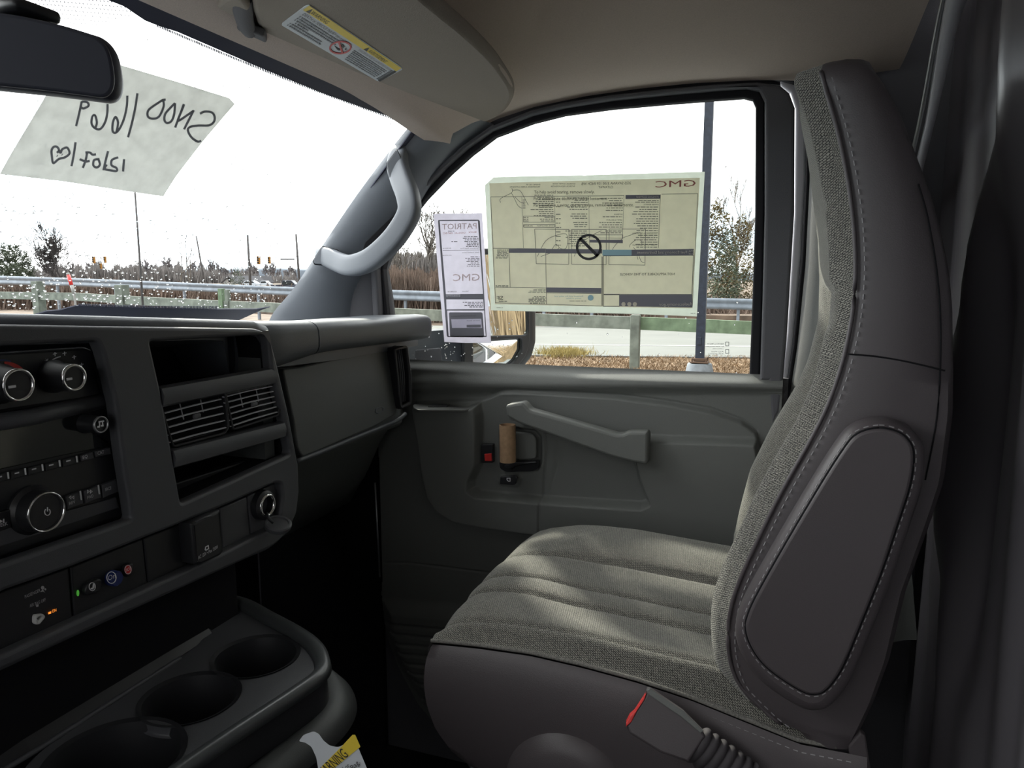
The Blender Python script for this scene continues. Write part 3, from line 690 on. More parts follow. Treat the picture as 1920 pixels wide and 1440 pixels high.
# centre bezel with openings
OP = [(271, 640), (493, 627), (500, 690), (520, 762), (537, 850), (330, 943), (312, 842), (291, 728)]
RO = [(-140, 655), (172, 639), (182, 660), (206, 757), (218, 850), (237, 972), (-140, 1100)]
STR = [(-140, 1168), (0, 1104), (124, 1061), (262, 1007), (403, 951), (508, 904), (519, 906), (522, 930), (516, 968), (499, 990), (409, 1035), (270, 1099), (131, 1162), (0, 1222), (-140, 1288)]
BZ = [(-160, 608), (-60, 607), (100, 610), (300, 613), (470, 616), (487, 621), (500, 640), (513, 690), (534, 780), (551, 870), (553, 920), (548, 962), (530, 1000), (505, 1022), (455, 1046), (270, 1128), (0, 1250), (-160, 1325)]
obj('centre_bezel', platepx(BZ, BX, .016, .004, holes=[fillet(OP, 7), fillet(RO, 7), fillet(STR, 5)], rnd=6), M['bezel'], dash, smooth=True, sharp=35)
obj('bezel_side', [boxv((-.70, .80, 1.80), (.13, .02, .26))], M['dash'], dash)
obj('centre_body', [boxv((-.86, .33, 1.76), (.22, .92, .30)), boxv((-.79, .55, 1.60), (.26, .40, .14))], M['cavity'], dash)
# upper edge roll of the bezel
obj('bezel_brow', sweep([at(-160, 606, PL('x', -.633)), at(100, 609, PL('x', -.633)), at(300, 612, PL('x', -.633)), at(470, 615, PL('x', -.633)), at(490, 622, PL('x', -.65))], circ(.0095, 12), (1, 0, 0)), M['dash_top'], dash, smooth=True)
# cubby, vents and slot inside the opening
_o2 = [at(a, b, PL('x', -.624)) for a, b in [(q[0]+(3 if q[0] > 400 else -3), q[1]) for q in OP]]
cub = obj('storage_cubby', [gridmesh([_o2, [p-np.array([.10, 0, 0]) for p in _o2]], closev=True), (np.array([p-np.array([.10, 0, 0]) for p in _o2]), [tuple(range(len(_o2)))])], M['cavity'], dash)
def ledge(nm, a, b, c, d, r=.006, mat='bezel'):
    P = [at(a, b, PL('x', -.622)), at(c, d, PL('x', -.622))]
    return obj(nm, sweep(P, [(-.010, -.012), (.0, -.014), (.010, -.010), (.012, .0), (.009, .008), (-.0, .010), (-.010, .008)], (0, 0, 1)), M[mat], dash, smooth=True, sharp=50)
ledge('cubby_shelf', 292, 742, 506, 702)
ledge('vent_ledge', 314, 858, 524, 803)
obj('slot_floor', [platepx([(322, 905), (440, 868), (535, 845), (537, 852), (330, 943)], PL('x', -.66), .01, .002)], M['black'], dash)
for nm, q, nslat in (('air_vent', [(293, 757), (410, 728), (418, 740), (424, 800), (417, 812), (317, 838), (302, 790)], 6), ('air_vent', [(415, 737), (505, 717), (512, 722), (521, 760), (518, 778), (430, 806), (421, 765)], 6)):
    vt = obj(nm, platepx(q, PL('x', -.622), .012, .002, rnd=4, holes=[fillet([((x-np.mean([a[0] for a in q]))*.95+np.mean([a[0] for a in q]), (y-np.mean([a[1] for a in q]))*.93+np.mean([a[1] for a in q])) for x, y in q], 4)]), M['black'], dash, smooth=True, sharp=40)
    tl, tr = (np.array(q[0], float), np.array(q[1], float)) if q[0][0] < 400 else (np.array((416, 739.)), np.array((508, 719.)))
    bl, br_ = (np.array((317, 836.)), np.array((424, 808.))) if q[0][0] < 400 else (np.array((431, 805.)), np.array((520, 777.)))
    for k in range(nslat):
        t = (k+.5)/nslat; a = tl*(1-t)+bl*t; b = tr*(1-t)+br_*t; c = (a+b)/2+np.array([0, -1.0])
        P = [at(*a, PL('x', -.619)), at(*c, PL('x', -.617)), at(*b, PL('x', -.619))]
        obj('slat', sweep(P, [(-.0006, -.0007), (.0014, -.0008), (.0014, .0002), (-.0006, .0007), (-.0010, 0)], (0, 0, 1)), M['slat'], vt)
    for k in range(2):
        t = (k+1)/3+.02; a = tl*(1-t)+tr*t; b = bl*(1-t)+br_*t; b = a*.5+b*.5 if k == 0 else a*.55+b*.45
        obj('divider', tube([at(*a, PL('x', -.6235)), at(*b, PL('x', -.6235))], .0007, 5), M['slat'], vt)
    c = (tl+tr+bl+br_)/4+np.array([8, -2])
    obj('vent_tab', bbox_bev(at(*c, PL('x', -.613)), (.004, .011, .006), .002), M['bezel'], vt)
    obj('vent_cavity', platepx([tuple(p) for p in (tl, tr, br_, bl)], PL('x', -.645), .003, 0), M['cavity'], vt)

# ---- climate control panel (above the radio)
cc = thing('climate_control_panel', 'black climate control panel with two chrome-ringed knobs, above the radio', 'climate control', at(80, 700, BX))
CX = PL('x', -.640)
obj('panel', platepx([(-130, 668), (150, 650), (165, 655), (182, 736), (176, 745), (-130, 792)], CX, .012, .003, rnd=4), M['black'], cc, smooth=True, sharp=40)
obj('panel_lip', sweep([at(-130, 812, PL('x', -.634)), at(60, 782, PL('x', -.634)), at(190, 752, PL('x', -.634))], circ(.008, 10), (1, 0, 0)), M['bezel'], cc, smooth=True)
def knob(par, nm, c, rpx, h, ringw=.0022, plane=-.634, flare=1.25, ringmat='chrome'):
    p = at(c[0], c[1], PL('x', plane+h)); r = rpx/F*np.dot(p-CP, _f); p0 = p-np.array([h, 0, 0])
    k = obj(nm, lathe([(r*flare, 0), (r*flare, h*.15), (r*1.08, h*.35), (r*1.02, h*.85), (r*.98, h), (r*.86, h), (r*.84, h-.001)], p0, (1, 0, 0), 40), M['black'], par, smooth=True, sharp=30)
    ring = lathe([(r-ringw, h-.0005), (r-ringw*.8, h+.0012), (r-ringw*.2, h+.0014), (r+.0003, h+.0004), (r+.0003, h-.001)], p0, (1, 0, 0), 40)
    obj('knob_ring', (ring[0], ring[1][:-2]), M[ringmat], k, smooth=True)
    return k, p0+np.array([h, 0, 0]), r
for c, rp, h in (((35, 722), 27.5, .024), ((139, 708), 22.5, .028)):
    k, pc, r = knob(cc, 'knob', c, rp*1.12, h, ringw=.0024)
    obj('pointer', bbox_bev(pc+np.array([.0008, -r*.45, -.0005]), (.001, r*.45, .0022), .0003), M['print'], k)
# arcs and symbols
def arc(cx, cy, rx, ry, a0, a1, wd, pl, n=16):
    L = [(cx+rx*math.cos(math.radians(a0+(a1-a0)*i/n)), cy-ry*math.sin(math.radians(a0+(a1-a0)*i/n))) for i in range(n+1)]
    L2 = [(cx+(rx-wd)*math.cos(math.radians(a0+(a1-a0)*i/n)), cy-(ry-wd)*math.sin(math.radians(a0+(a1-a0)*i/n))) for i in range(n+1)]
    return platepx(L+L2[::-1], pl, .0004, 0)
CS = PL('x', -.6335)
obj('temperature_arc', arc(10, 722, 46, 44, 20, 92, 9, CS), M['red'], cc)
obj('temperature_arc', arc(5, 718, 46, 44, 70, 150, 2.5, CS), M['blue_btn'], cc)
sy = [arc(120, 705, 38, 38, 100, 148, 2, CS), arc(120, 705, 38, 38, 150, 172, 2, CS)]
def mini(cx, cy, s): return [platepx([(cx-s, cy-s*.2), (cx+s, cy-s*.6), (cx+s, cy-s*.2), (cx-s, cy+s*.2)], CS, .0004, 0), platepx([(cx-s*.2, cy-s), (cx+s*.2, cy-s), (cx+s*.3, cy+s), (cx-s*.1, cy+s)], CS, .0004, 0)]
for c in ((103, 664), (121, 663), (139, 670), (153, 684)): sy += mini(*c, 3.6)
for c in ((88, 676), (81, 699)):
    for a in range(0, 180, 60):
        dx, dy = 4*math.cos(math.radians(a)), 4*math.sin(math.radians(a)); sy.append(platepx([(c[0]-dx-.5, c[1]-dy), (c[0]+dx-.5, c[1]+dy), (c[0]+dx+.6, c[1]+dy+.5), (c[0]-dx+.6, c[1]-dy+.5)], CS, .0004, 0))
sy.append(arc(85, 713, 3.6, 4, 0, 359, 1.1, CS)); sy.append(textpx('MAX', (75, 692), (84, 690), 4, CS))
obj('mode_symbols', sy, M['print'], cc)

# ---- radio
ra = thing('car_radio', 'black car radio with glossy display, round power knob and button rows', 'radio', at(90, 880, BX))
RX = PL('x', -.640); RS = PL('x', -.6325)
obj('radio_face', platepx([(-130, 800), (60, 786), (195, 757), (212, 850), (228, 960), (224, 968), (60, 1022), (-130, 1090)], RX, .012, .003, rnd=4), M['black'], ra, smooth=True, sharp=40)
obj('display', platepx([(-130, 806), (60, 786), (150, 766), (158, 800), (200, 830), (204, 837), (120, 853), (0, 880), (-130, 905)], PL('x', -.6335), .003, .001, rnd=4), M['gloss'], ra, smooth=True, sharp=40)
km, pc, r = knob(ra, 'tuning_knob', (189, 796), 15.5, .022, ringw=.0012, ringmat='silver')
obj('note_symbol', [textpx('II', (185, 800), (193, 798), 9, PL('x', pc[0]+.0003)), platepx([(185, 790), (195, 788), (195, 790.5), (185, 792.5)], PL('x', pc[0]+.0006), .0004, 0),
                    platepx([(182.5, 799), (187, 798), (187, 801.5), (182.5, 802)], PL('x', pc[0]+.0006), .0004, 0), platepx([(189.5, 797), (194, 796), (194, 799.5), (189.5, 800)], PL('x', pc[0]+.0006), .0004, 0)], M['print'], km)
kp, pc, r = knob(ra, 'power_knob', (87, 960), 37.5, .020, ringw=.0016)
ps = PL('x', pc[0]+.0004)
obj('power_symbol', [arc(89, 960, 6, 7, 125, 415, 1.5, ps), platepx([(88.2, 951), (90, 951), (90, 959), (88.2, 959)], ps, .0004, 0)], M['print'], kp)
# preset row
rowb = [(-60, 900), (-28, 894), (3, 888.5), (35, 882), (68, 876), (100, 869), (131, 861)]
bt = [(-130, 914, 905), (204, 838, 829)]
for i in range(8):
    a = -48+i*32.2; b = a+30.5
    f = lambda x: 897-.227*(x+0)-0.00022*x*x*.3
    if i < 6:
        bo = obj('preset_button', platepx([(a, f(a)-9), (b, f(b)-9), (b+1, f(b)+5), (a+1, f(a)+5)], PL('x', -.6325), .006, .001), M['black'], ra)
        m = (a+b)/2; obj('button_mark', platepx([(m-4, f(m)-3), (m+4, f(m)-5), (m+4, f(m)-2.6), (m-4, f(m)-.6)], PL('x', -.6290), .0004, 0), M['print'], bo)
        obj('divider_light', platepx([(b-1.5, f(b)-8), (b+1, f(b)-8.6), (b+2.6, f(b)+3.6), (b, f(b)+4)], PL('x', -.6285), .0006, 0), M['print'], bo)
for (a, b, s, y0) in ((147, 171, 'EQ', 853), (174, 203, 'CAT', 845)):
    yl = y0-4; bo = obj('label_button', platepx([(a, yl+10-6+1), (b, yl-6+4), (b+2, yl+8+2), (a+2, yl+16)], PL('x', -.6325), .006, .001), M['bezel'], ra)
    m = (a+b)/2; w_ = 4.5 if s == 'EQ' else 6; obj('button_text', textpx(s, (m-w_, y0+8), (m+w_, y0+5), 6.5, PL('x', -.6292)), M['print'], bo)
for (a, b, s, sg, y0) in ((119, 150, 'REV', '<<', 938), (153, 184, 'FWD', '>>', 927), (187, 217, 'SRCE', '', 916)):
    bo = obj('control_button', platepx([(a, y0-7), (b, y0-18), (b+3, y0+5), (a+3, y0+17)], PL('x', -.6325), .006, .001), M['bezel'], ra)
    m = (a+b)/2; tx = [textpx(s, (m-5.5, y0+9 if sg else y0+5), (m+6, y0+5 if sg else y0+1), 6, PL('x', -.6292))]
    if sg:
        for o_ in (0, 5.5):
            d = 1 if sg == '>>' else -1; x0 = m-3+o_
            tx.append(platepx([(x0-2*d, y0-9), (x0+2.6*d, y0-5.6), (x0-2*d, y0-1.5)], PL('x', -.6292), .0004, 0, holes=[[(x0-1.1*d, y0-7.2), (x0+1.1*d, y0-5.5), (x0-1.1*d, y0-3.4)]]))
    obj('button_text', tx, M['print'], bo)
    if s != 'SRCE': obj('divider_light', platepx([(b-1, y0-17), (b+1.3, y0-18), (b+3.6, y0-.5), (b+1.4, y0)], PL('x', -.6285), .0006, 0), M['print'], bo)
sk = obj('seek_button', platepx([(-40, 970), (14, 955), (18, 988), (-40, 1010)], PL('x', -.6325), .006, .001), M['black'], ra)
obj('button_text', [textpx('SEEK', (-4, 989), (14, 984), 7, PL('x', -.6292)), platepx([(-1, 974), (5, 977), (-1, 981)], PL('x', -.6292), .0004, 0), platepx([(6, 973), (8, 972.6), (8, 980), (6, 980.4)], PL('x', -.6292), .0004, 0)], M['print'], sk)
obj('tray_line', platepx([(-130, 1020), (60, 975), (216, 932), (222, 952), (60, 1005), (-130, 1066)], PL('x', -.6335), .003, .001), M['bezel'], ra)

# ---- lower switch strip
strip = PL('x', -.629)
def sp_(nm, q, mat='black', t=.010): return obj(nm, platepx(q, strip, t, .0015, rnd=2), M[mat], dash, smooth=True, sharp=40)
p1 = sp_('airbag_status_panel', [(-140, 1170), (0, 1107), (122, 1064), (129, 1160), (0, 1218), (-140, 1284)])
p2 = sp_('call_button_panel', [(125.5, 1063), (261, 1010), (270, 1096), (133, 1158)])
p3 = sp_('blank_panel', [(263, 1009), (338, 980), (344, 1062), (272, 1095)])
p4 = sp_('blank_panel', [(405, 953), (457, 931), (463, 1002), (412, 1031)], 'bezel')
p5 = sp_('power_outlet_panel', [(459, 930), (506, 907), (516, 909), (519, 930), (513, 966), (497, 988), (465, 1001)], 'bezel')
oc = obj('outlet_cover', platepx([(345, 980), (352, 975), (400, 953), (407, 1032), (400, 1040), (362, 1058), (352, 1056)], PL('x', -.615), .022, .004, rnd=3), M['black'], dash, smooth=True, sharp=40)
OS = PL('x', -.6035)
obj('outlet_text', [textpx('AC 120V • Max 150W', (371, 1049), (408, 1028), 7, OS), platepx([(385, 1025), (391, 1022), (392, 1029), (386, 1033), (384, 1031)], OS, .0004, 0, holes=[[(386.3, 1026), (389.8, 1024.3), (390.5, 1028), (387, 1030.5), (386, 1029)]])], M['print'], oc)
obj('cover_grip', tube([at(368, 978, OS), at(384, 970, OS), (at(396, 967, OS))], .0012, 6), M['bezel'], oc, smooth=True)
SS = PL('x', -.6232)
obj('status_text', [textpx('PASSENGER', (46, 1122), (75, 1109), 6.5, SS), textpx('AIR BAG OFF', (55, 1139), (85, 1127), 6.5, SS), platepx([(68, 1134), (72, 1133), (72, 1137), (68, 1138)], SS, .0004, 0),
                    arc(80, 1102, 3, 3.4, 0, 359, 2.9, SS), arc(85, 1105, 1.6, 2, 0, 359, 1.5, SS), platepx([(76, 1110), (80, 1105), (84, 1111), (81, 1109)], SS, .0004, 0)], M['print_dim'], p1)
obj('status_lamp', [platepx([(91, 1148), (95.5, 1146.5), (95.5, 1150), (91, 1151.5)], SS, .0006, 0), textpx('ON', (97, 1149), (105, 1146), 6, SS)], M['amber'], p1)
obj('key_switch', platepx([(62, 1158), (64, 1152), (78, 1150), (82, 1154), (82, 1158), (72, 1170), (66, 1171), (62, 1168)], PL('x', -.622), .005, .0015, rnd=3, holes=[[(67, 1159), (74, 1155), (76, 1157), (69, 1163)]]), M['white_plastic'], p1, smooth=True, sharp=40)
obj('status_led', arc(146, 1112, 2.4, 6, 0, 359, 2.3, PL('x', -.6225)), M['green_led'], p2)
b1 = obj('call_button', platepx([(155, 1108), (160, 1094), (180, 1084), (187, 1086), (187, 1100), (180, 1110), (160, 1117)], PL('x', -.621), .007, .002, rnd=5), M['black'], p2, smooth=True, sharp=40)
BS = PL('x', -.6168)
obj('button_symbol', [arc(173, 1100, 6.5, 8.2, 0, 359, 1.2, BS), platepx([(174.5, 1095), (177, 1094), (177, 1101), (174, 1105), (170, 1105), (170, 1102.5), (173.5, 1101.5)], BS, .0004, 0)], M['print'], b1)
b2 = obj('service_button', lathe([(.0078, 0), (.0078, .008), (.0068, .0095)], at(207, 1083, PL('x', -.6245)), (1, 0, 0), 30), M['blue_btn'], p2, smooth=True, sharp=40)
TS = PL('x', -.6145)
obj('button_text', [arc(209, 1083, 9.4, 11.5, 0, 359, 1.2, TS), textpx('On', (202, 1089), (216, 1083), 10, TS)], M['print'], b2)
b3 = obj('emergency_button', platepx([(230, 1073), (233, 1059), (245, 1054), (249, 1062), (247, 1076), (233, 1082)], PL('x', -.621), .007, .002, rnd=4), M['black'], p2, smooth=True, sharp=40)
obj('emergency_dot', arc(240, 1068, 7, 9, 0, 359, 6.9, PL('x', -.6168)), M['red'], b3)
obj('button_text', [textpx('SOS', (235.5, 1072), (245, 1067.5), 6, PL('x', -.6162)), arc(240, 1068, 6.4, 8.4, 0, 359, .8, PL('x', -.6162))], M['print'], b3)
# socket with hanging cap
so = at(497, 947, PL('x', -.617)); rr = .0148
sk_ = obj('power_socket', lathe([(rr*1.35, -.008), (rr*1.3, .001), (rr*1.05, .004), (rr*.98, .004), (rr*.9, -.01), (rr*.9, -.022)], so, (1, 0, 0), 36), M['black'], dash, smooth=True, sharp=40)
ri = lathe([(rr*.80, .003), (rr*.84, .0058), (rr*.98, .0058), (rr*1.02, .003)], so, (1, 0, 0), 40); obj('socket_ring', (ri[0], ri[1][:-2]), M['chrome'], sk_, smooth=True)
cp = at(521, 985, PL('x', -.600))
cap = obj('socket_cap', lathe([(.0165, -.003), (.0175, -.001), (.0175, .003), (.016, .0045), (.0135, .0045), (.0130, .003)], cp, (.30, -.15, .94), 32), M['bezel'], dash, smooth=True, sharp=40)
obj('cap_strap', tube(catmull([at(500, 962, PL('x', -.614)), at(504, 972, PL('x', -.606)), at(512, 980, PL('x', -.602))], 4, False), .0022, 6), M['black'], cap, smooth=True)
# lower lip of the centre stack
obj('stack_lip', tube(catmull([at(a, b, PL('x', -.618)) for a, b in ((-150, 1318), (0, 1246), (270, 1124), (455, 1042), (500, 1022), (532, 992), (545, 955))], 5, False), .005, 8), M['bezel'], dash, smooth=True)

# ================================================================== CENTRE CONSOLE WITH CUP HOLDERS
ZC = PL('z', 1.55)
con = thing('cup_holder_console', 'black floor console with three round cup holders below the dashboard', 'console', at(350, 1350, ZC)+np.array([0, 0, -.5]))
cups = [((480, 1233), .0485), ((357, 1312), .0495), ((216, 1424), .060)]
O2 = [(300, 1120), (400, 1116), (452, 1128), (500, 1152), (560, 1185), (598, 1212), (612, 1240), (606, 1262), (560, 1300), (300, 1478), (200, 1560), (60, 1650), (-60, 1600), (60, 1420), (200, 1325), (330, 1238), (380, 1205), (370, 1150)]
c2 = [at(*c, ZC) for c, r in cups]
frz = frame_of((at(0, 1400, ZC), np.array([0, 0, 1.0]))); 
o_, u_, v_, n_ = frz
hl = []
for p, (c, r) in zip(c2, cups):
    q = np.array([(p-o_)@u_, (p-o_)@v_]); hl.append([q+r*np.array([math.cos(t), math.sin(t)]) for t in np.linspace(0, 2*math.pi, 40, endpoint=False)])
outl = to2([at(a, b, ZC) for a, b in O2], frz)
outl = fillet(outl, .02)
obj('console_top', plate3(outl, hl, frz, .012, .003, lift=-.004), M['bezel'], con, smooth=True, sharp=40)
for p, (c, r) in zip(c2, cups):
    tv = lathe([(r+.003, .0035), (r-.002, .0015), (r-.004, -.01), (r*.86, -.075), (r*.84, -.08), (.001, -.08)], p, (0, 0, 1), 40)
    cu_ = obj('cup_holder', (tv[0], tv[1][:-2]), M['black'], con, smooth=True, sharp=50)
# raised outer rim
rim = catmull([at(a, b, PL('z', 1.562)) for a, b in ((400, 1112), (455, 1124), (503, 1149), (560, 1180), (592, 1205), (606, 1232), (600, 1256), (560, 1287), (430, 1372), (300, 1460), (200, 1530))], 6, False)
obj('console_rim', sweep(rim, [(-.009, -.010), (-.007, -.001), (-.002, .0015), (.005, .001), (.009, -.003), (.011, -.012)], (0, 0, 1)), M['rim'], con, smooth=True)
obj('console_ridge', tube(catmull([at(a, b, PL('z', 1.553)) for a, b in ((338, 1234), (200, 1322), (60, 1412), (-60, 1482))], 5, False), .0028, 8), M['bezel'], con, smooth=True)
# skirts: walls hanging from the rim, second step lower down
def skirt(px, z0, z1, dx, dy, nm, mat):
    P0 = catmull([at(a, b, PL('z', z0)) for a, b in px], 5, False); 
    R_ = [[p+np.array([dx*s, dy*s, (z1-z0)*s]) for p in P0] for s in np.linspace(0, 1, 8)]
    I_ = [[p+np.array([-.004, -.006, 0]) for p in r_] for r_ in R_]
    a = gridmesh(R_); return obj(nm, [a, gridmesh([x[::-1] for x in I_])], mat, con, smooth=True)
sk_px = ((400, 1114), (455, 1126), (505, 1151), (562, 1182), (596, 1207), (610, 1235), (604, 1260), (564, 1292), (434, 1377), (304, 1465), (200, 1535))
skirt(sk_px, 1.556, 1.51, .0, .004, 'console_wall', M['black'])
low = [at(a, b, PL('z', 1.512)) for a, b in ((545, 1215), (590, 1250), (612, 1272), (620, 1300), (612, 1325), (585, 1355), (520, 1405), (430, 1475), (340, 1550))]
obj('lower_rim', sweep(catmull(low, 5, False), [(-.03, -.020), (-.012, -.002), (.0, .0), (.008, -.003), (.012, -.02)], (0, 0, 1)), M['dash'], con, smooth=True)
skirt(((545, 1222), (588, 1256), (610, 1278), (617, 1303), (610, 1328), (582, 1358), (516, 1410), (426, 1480), (336, 1555)), 1.505, .80, -.06, -.02, 'console_base', M['black'])
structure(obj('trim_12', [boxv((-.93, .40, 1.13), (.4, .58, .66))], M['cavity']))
# back wall of the tray, sloping up under the stack
S = [[at(a, b, PL('z', 1.55)) for a, b in ((-60, 1480), (60, 1410), (200, 1320), (330, 1236), (400, 1190), (395, 1120))]]
S.append([p+np.array([-.13, -.0, .13]) for p in S[0]])
obj('tray_wall', [gridmesh(S), gridmesh([[p+np.array([-.004, 0, -.004]) for p in r_] for r_ in S])], M['black'], con)

# warning tag hung from the console
tp = (at(630, 1410, PL('x', -.40)), np.array([.42, -.78, .46]))
wt = thing('warning_tag', 'white paper hang tag with yellow band, hooked on the console side', 'warning tag', tp[0])
def tr_(q): return [q_ for q_ in q]
obj('tag_paper', platepx([(560, 1390), (569, 1378), (588, 1371), (598, 1376), (606, 1388), (618, 1398), (634, 1401), (645, 1396), (655, 1385), (662, 1378), (700, 1470), (720, 1530), (610, 1530), (598, 1450), (593, 1420), (584, 1400), (572, 1392)], tp, .0006, 0, smooth=False, rnd=4), M['label_white'], wt)
obj('yellow_band', platepx([(661, 1377.5), (666, 1377.5), (676, 1400), (612, 1452), (602, 1470), (598, 1458), (604, 1436), (640, 1400)], tp, .0004, 0, lift=.0008), M['label_yellow'], wt)
tq = lambda s, a, b, h: textpx(s, a, b, h, tp, lift=.0018)
def slant(s, O, U, V_): # picture-point frame
    O3 = at(*O, tp); return quadtext(s, O3, at(*U, tp)-O3, at(*V_, tp)-O3, (tp[1]/np.linalg.norm(tp[1])), False, .0018)
obj('tag_text', [slant('WARNING', (604, 1462), (654, 1417), (590, 1446)), slant('To avoid or', (622, 1466), (657, 1437), (616, 1458)), slant('your Air Bag.', (628, 1480), (676, 1430), (621, 1472))], M['label_black'], wt)

# ================================================================== PASSENGER SEAT
seat = thing('passenger_seat', 'high-back passenger seat with grey woven fabric centre, dark vinyl sides and folded armrest', 'car seat', (-.05, 1.0, 1.0))
NY = .80
M['pipe'] = principled('fabric_piping', (0.17, 0.165, 0.15), 0.95, vary=(500, .4))
def px_xz(L, y=NY): return np.array([at(a, b, PL('y', y)) for a, b in L])
SEAM = [(1540, 132), (1555, 170), (1575, 230), (1590, 300), (1604, 380), (1610, 450), (1612, 500), (1610, 550), (1601, 625), (1590, 665), (1574, 726), (1540, 803), (1494, 880), (1455, 952), (1417, 1034), (1390, 1090), (1376, 1130), (1370, 1165), (1369, 1204), (1373, 1245), (1384, 1281), (1410, 1318), (1455, 1350), (1520, 1378)]
BACK = [(1640, 122), (1662, 160), (1690, 210), (1720, 290), (1750, 370), (1770, 450), (1782, 510), (1788, 575), (1790, 700), (1789, 777), (1772, 905), (1746, 983), (1700, 1111), (1669, 1240), (1640, 1320), (1617, 1368), (1600, 1400)]
FAR = [(1512, 200), (1514, 260), (1522, 325), (1530, 390), (1537, 450), (1540, 525), (1535, 600), (1515, 675), (1495, 720), (1445, 803), (1407, 880), (1389, 947), (1375, 1008), (1376, 1055)]
sm = px_xz(SEAM); bk = px_xz(BACK); fa = px_xz(FAR, 1.19)
xs_ = lambda z: np.interp(z, sm[::-1, 2], sm[::-1, 0]); xb_ = lambda z: np.interp(z, bk[::-1, 2], bk[::-1, 0])
xf_ = lambda z: np.interp(z, fa[::-1, 2], fa[::-1, 0])
zl = np.concatenate([np.linspace(1.500, 2.180, 72), [2.188, 2.195, 2.201, 2.206, 2.209, 2.2105]])
ins = np.concatenate([np.zeros(72), [.001, .003, .006, .011, .019, .030]])
ysf = np.concatenate([[.800, .806, .815, .826], np.linspace(.838, 1.18, 30), [1.195, 1.208, 1.217, 1.224]])
cre = [[(1517, 183), (1530, 215), (1545, 260), (1556, 310), (1559, 350), (1550, 372), (1532, 394)], [(1548, 548), (1560, 532), (1582, 524)], [(1554, 545), (1551, 600), (1556, 660), (1575, 690)]]
Fr = []; Vn = []; UVf = []
for z, q in zip(zl, ins):
    a = xs_(z); b = xb_(z); f = min(xf_(z), a+.005)
    wrec = sstep(1.50, 1.60, z)*(1-sstep(1.90, 2.02, z))
    row = []; 
    for y in ysf:
        t = (y-.80)/.424
        # near roll, recess, far roll
        base = (a-.012)*(1-sstep(0, 1, t))+(f+.004)*sstep(0, 1, t)
        nearroll = -.012*math.exp(-((t-.07)/.06)**2); farroll = -.004*math.exp(-((t-.93)/.06)**2)
        rec = .034*wrec*sstep(.12, .26, t)*(1-sstep(.74, .90, t))
        puff = -.012*(1-wrec)*math.sin(math.pi*min(1, max(0, t)))
        x = base+nearroll+farroll+rec+puff
        for s0 in (.30, .5, .70): x += .004*wrec*math.exp(-((t-s0)/.012)**2)
        if t < .07: x = a+(x-a)*sstep(-.02, .07, t)
        if t > .955: x += .05*((t-.955)/.045)**2
        p = np.array([x, y, z]); 
        row.append(p)
    row = np.array(row)
    cx_, cy_ = (a+b)/2, 1.01
    row[:, 0] += np.sign(cx_-row[:, 0])*np.minimum(q*.35, abs(cx_-row[:, 0])); row[:, 1] += np.sign(cy_-row[:, 1])*np.minimum(q, abs(cy_-row[:, 1]))
    Fr.append(row)
    # vinyl: from far front corner round the back to the near seam
    xe = row[-1][0]; xn = row[0][0]
    bb = b-q*.3
    v = [(xe, 1.224-q), (xe+.03, 1.232-q), (bb-.03, 1.232-q), (bb-.006, 1.224-q), (bb, 1.20-q), (bb+.004, 1.01), (bb+.002, .82+q), (bb, .806+q), (bb-.006, .797+q), ((bb+xn)/2, .792+q), (xn+.014, .794+q), (xn+.004, .797+q), (xn, .800+q)]
    Vn.append([(x, y, z) for x, y in v])
Fr = np.array(Fr)
for r_ in range(len(Fr)):
    xx, yy_ = np.array([pix(p) for p in Fr[r_]]).T
    for c in cre: Fr[r_][:, 0] += .006*np.exp(-(line_d(c, xx, yy_)/3.2)**2)*(Fr[r_][:, 1] < 1.15)*(Fr[r_][:, 1] > .812)
    Fr[r_][:, 0] -= .003*np.exp(-(line_d([(1568, 560), (1566, 640)], xx, yy_)/10)**2)*(Fr[r_][:, 1] > .812)
du = np.concatenate([[0], np.cumsum(np.hypot(np.diff(ysf), .0)+.002)])
UVf = [(du[j], zl[i]) for i in range(len(zl)) for j in range(len(ysf))]
fg = gridmesh(Fr); n_ = len(fg[0])
bk_o = obj('backrest_shell', [loft([np.array(v) for v in Vn], cap=False, closed=False), (np.array(list(Vn[-1])+list(Fr[-1][::-1][1:-1])), [tuple(range(len(Vn[-1])+len(Fr[-1])-2))])], M['vinyl'], seat, smooth=True, sharp=50)
obj('backrest_fabric', fg, M['fabric'], seat, smooth=True, uv=UVf)
seam3 = [Fr[i][0]+np.array([-.0015, -.003, 0]) for i in range(0, len(Fr)-2)]
seam3 = [np.mean(seam3[max(0, i-3):i+4], axis=0) for i in range(len(seam3))]
obj('backrest_piping', tube(seam3, .0022, 8), M['vinyl'], seat, smooth=True)
obj('stitching', dashes([p+np.array([.008, -.003, 0]) for p in seam3], .005, .0042, .0007), M['stitch'], bk_o)
# panel seams of the near side
def side_line(L, y, r, nm, mat, par, st=None):
    P3 = catmull([at(a, b, PL('y', y)) for a, b in L], 6, False)
    if st: return obj(nm, dashes(P3, st[0], st[1], r), M[mat], par)
    return obj(nm, tube(P3, r, 6), M[mat], par, smooth=True)
side_line([(1590, 664), (1640, 668), (1700, 678), (1772, 695)], .7925, .0009, 'panel_seam', 'cavity', bk_o)
side_line([(1722, 345), (1740, 410), (1758, 520), (1764, 640), (1757, 780), (1735, 900)], .7950, .0008, 'panel_seam', 'cavity', bk_o)

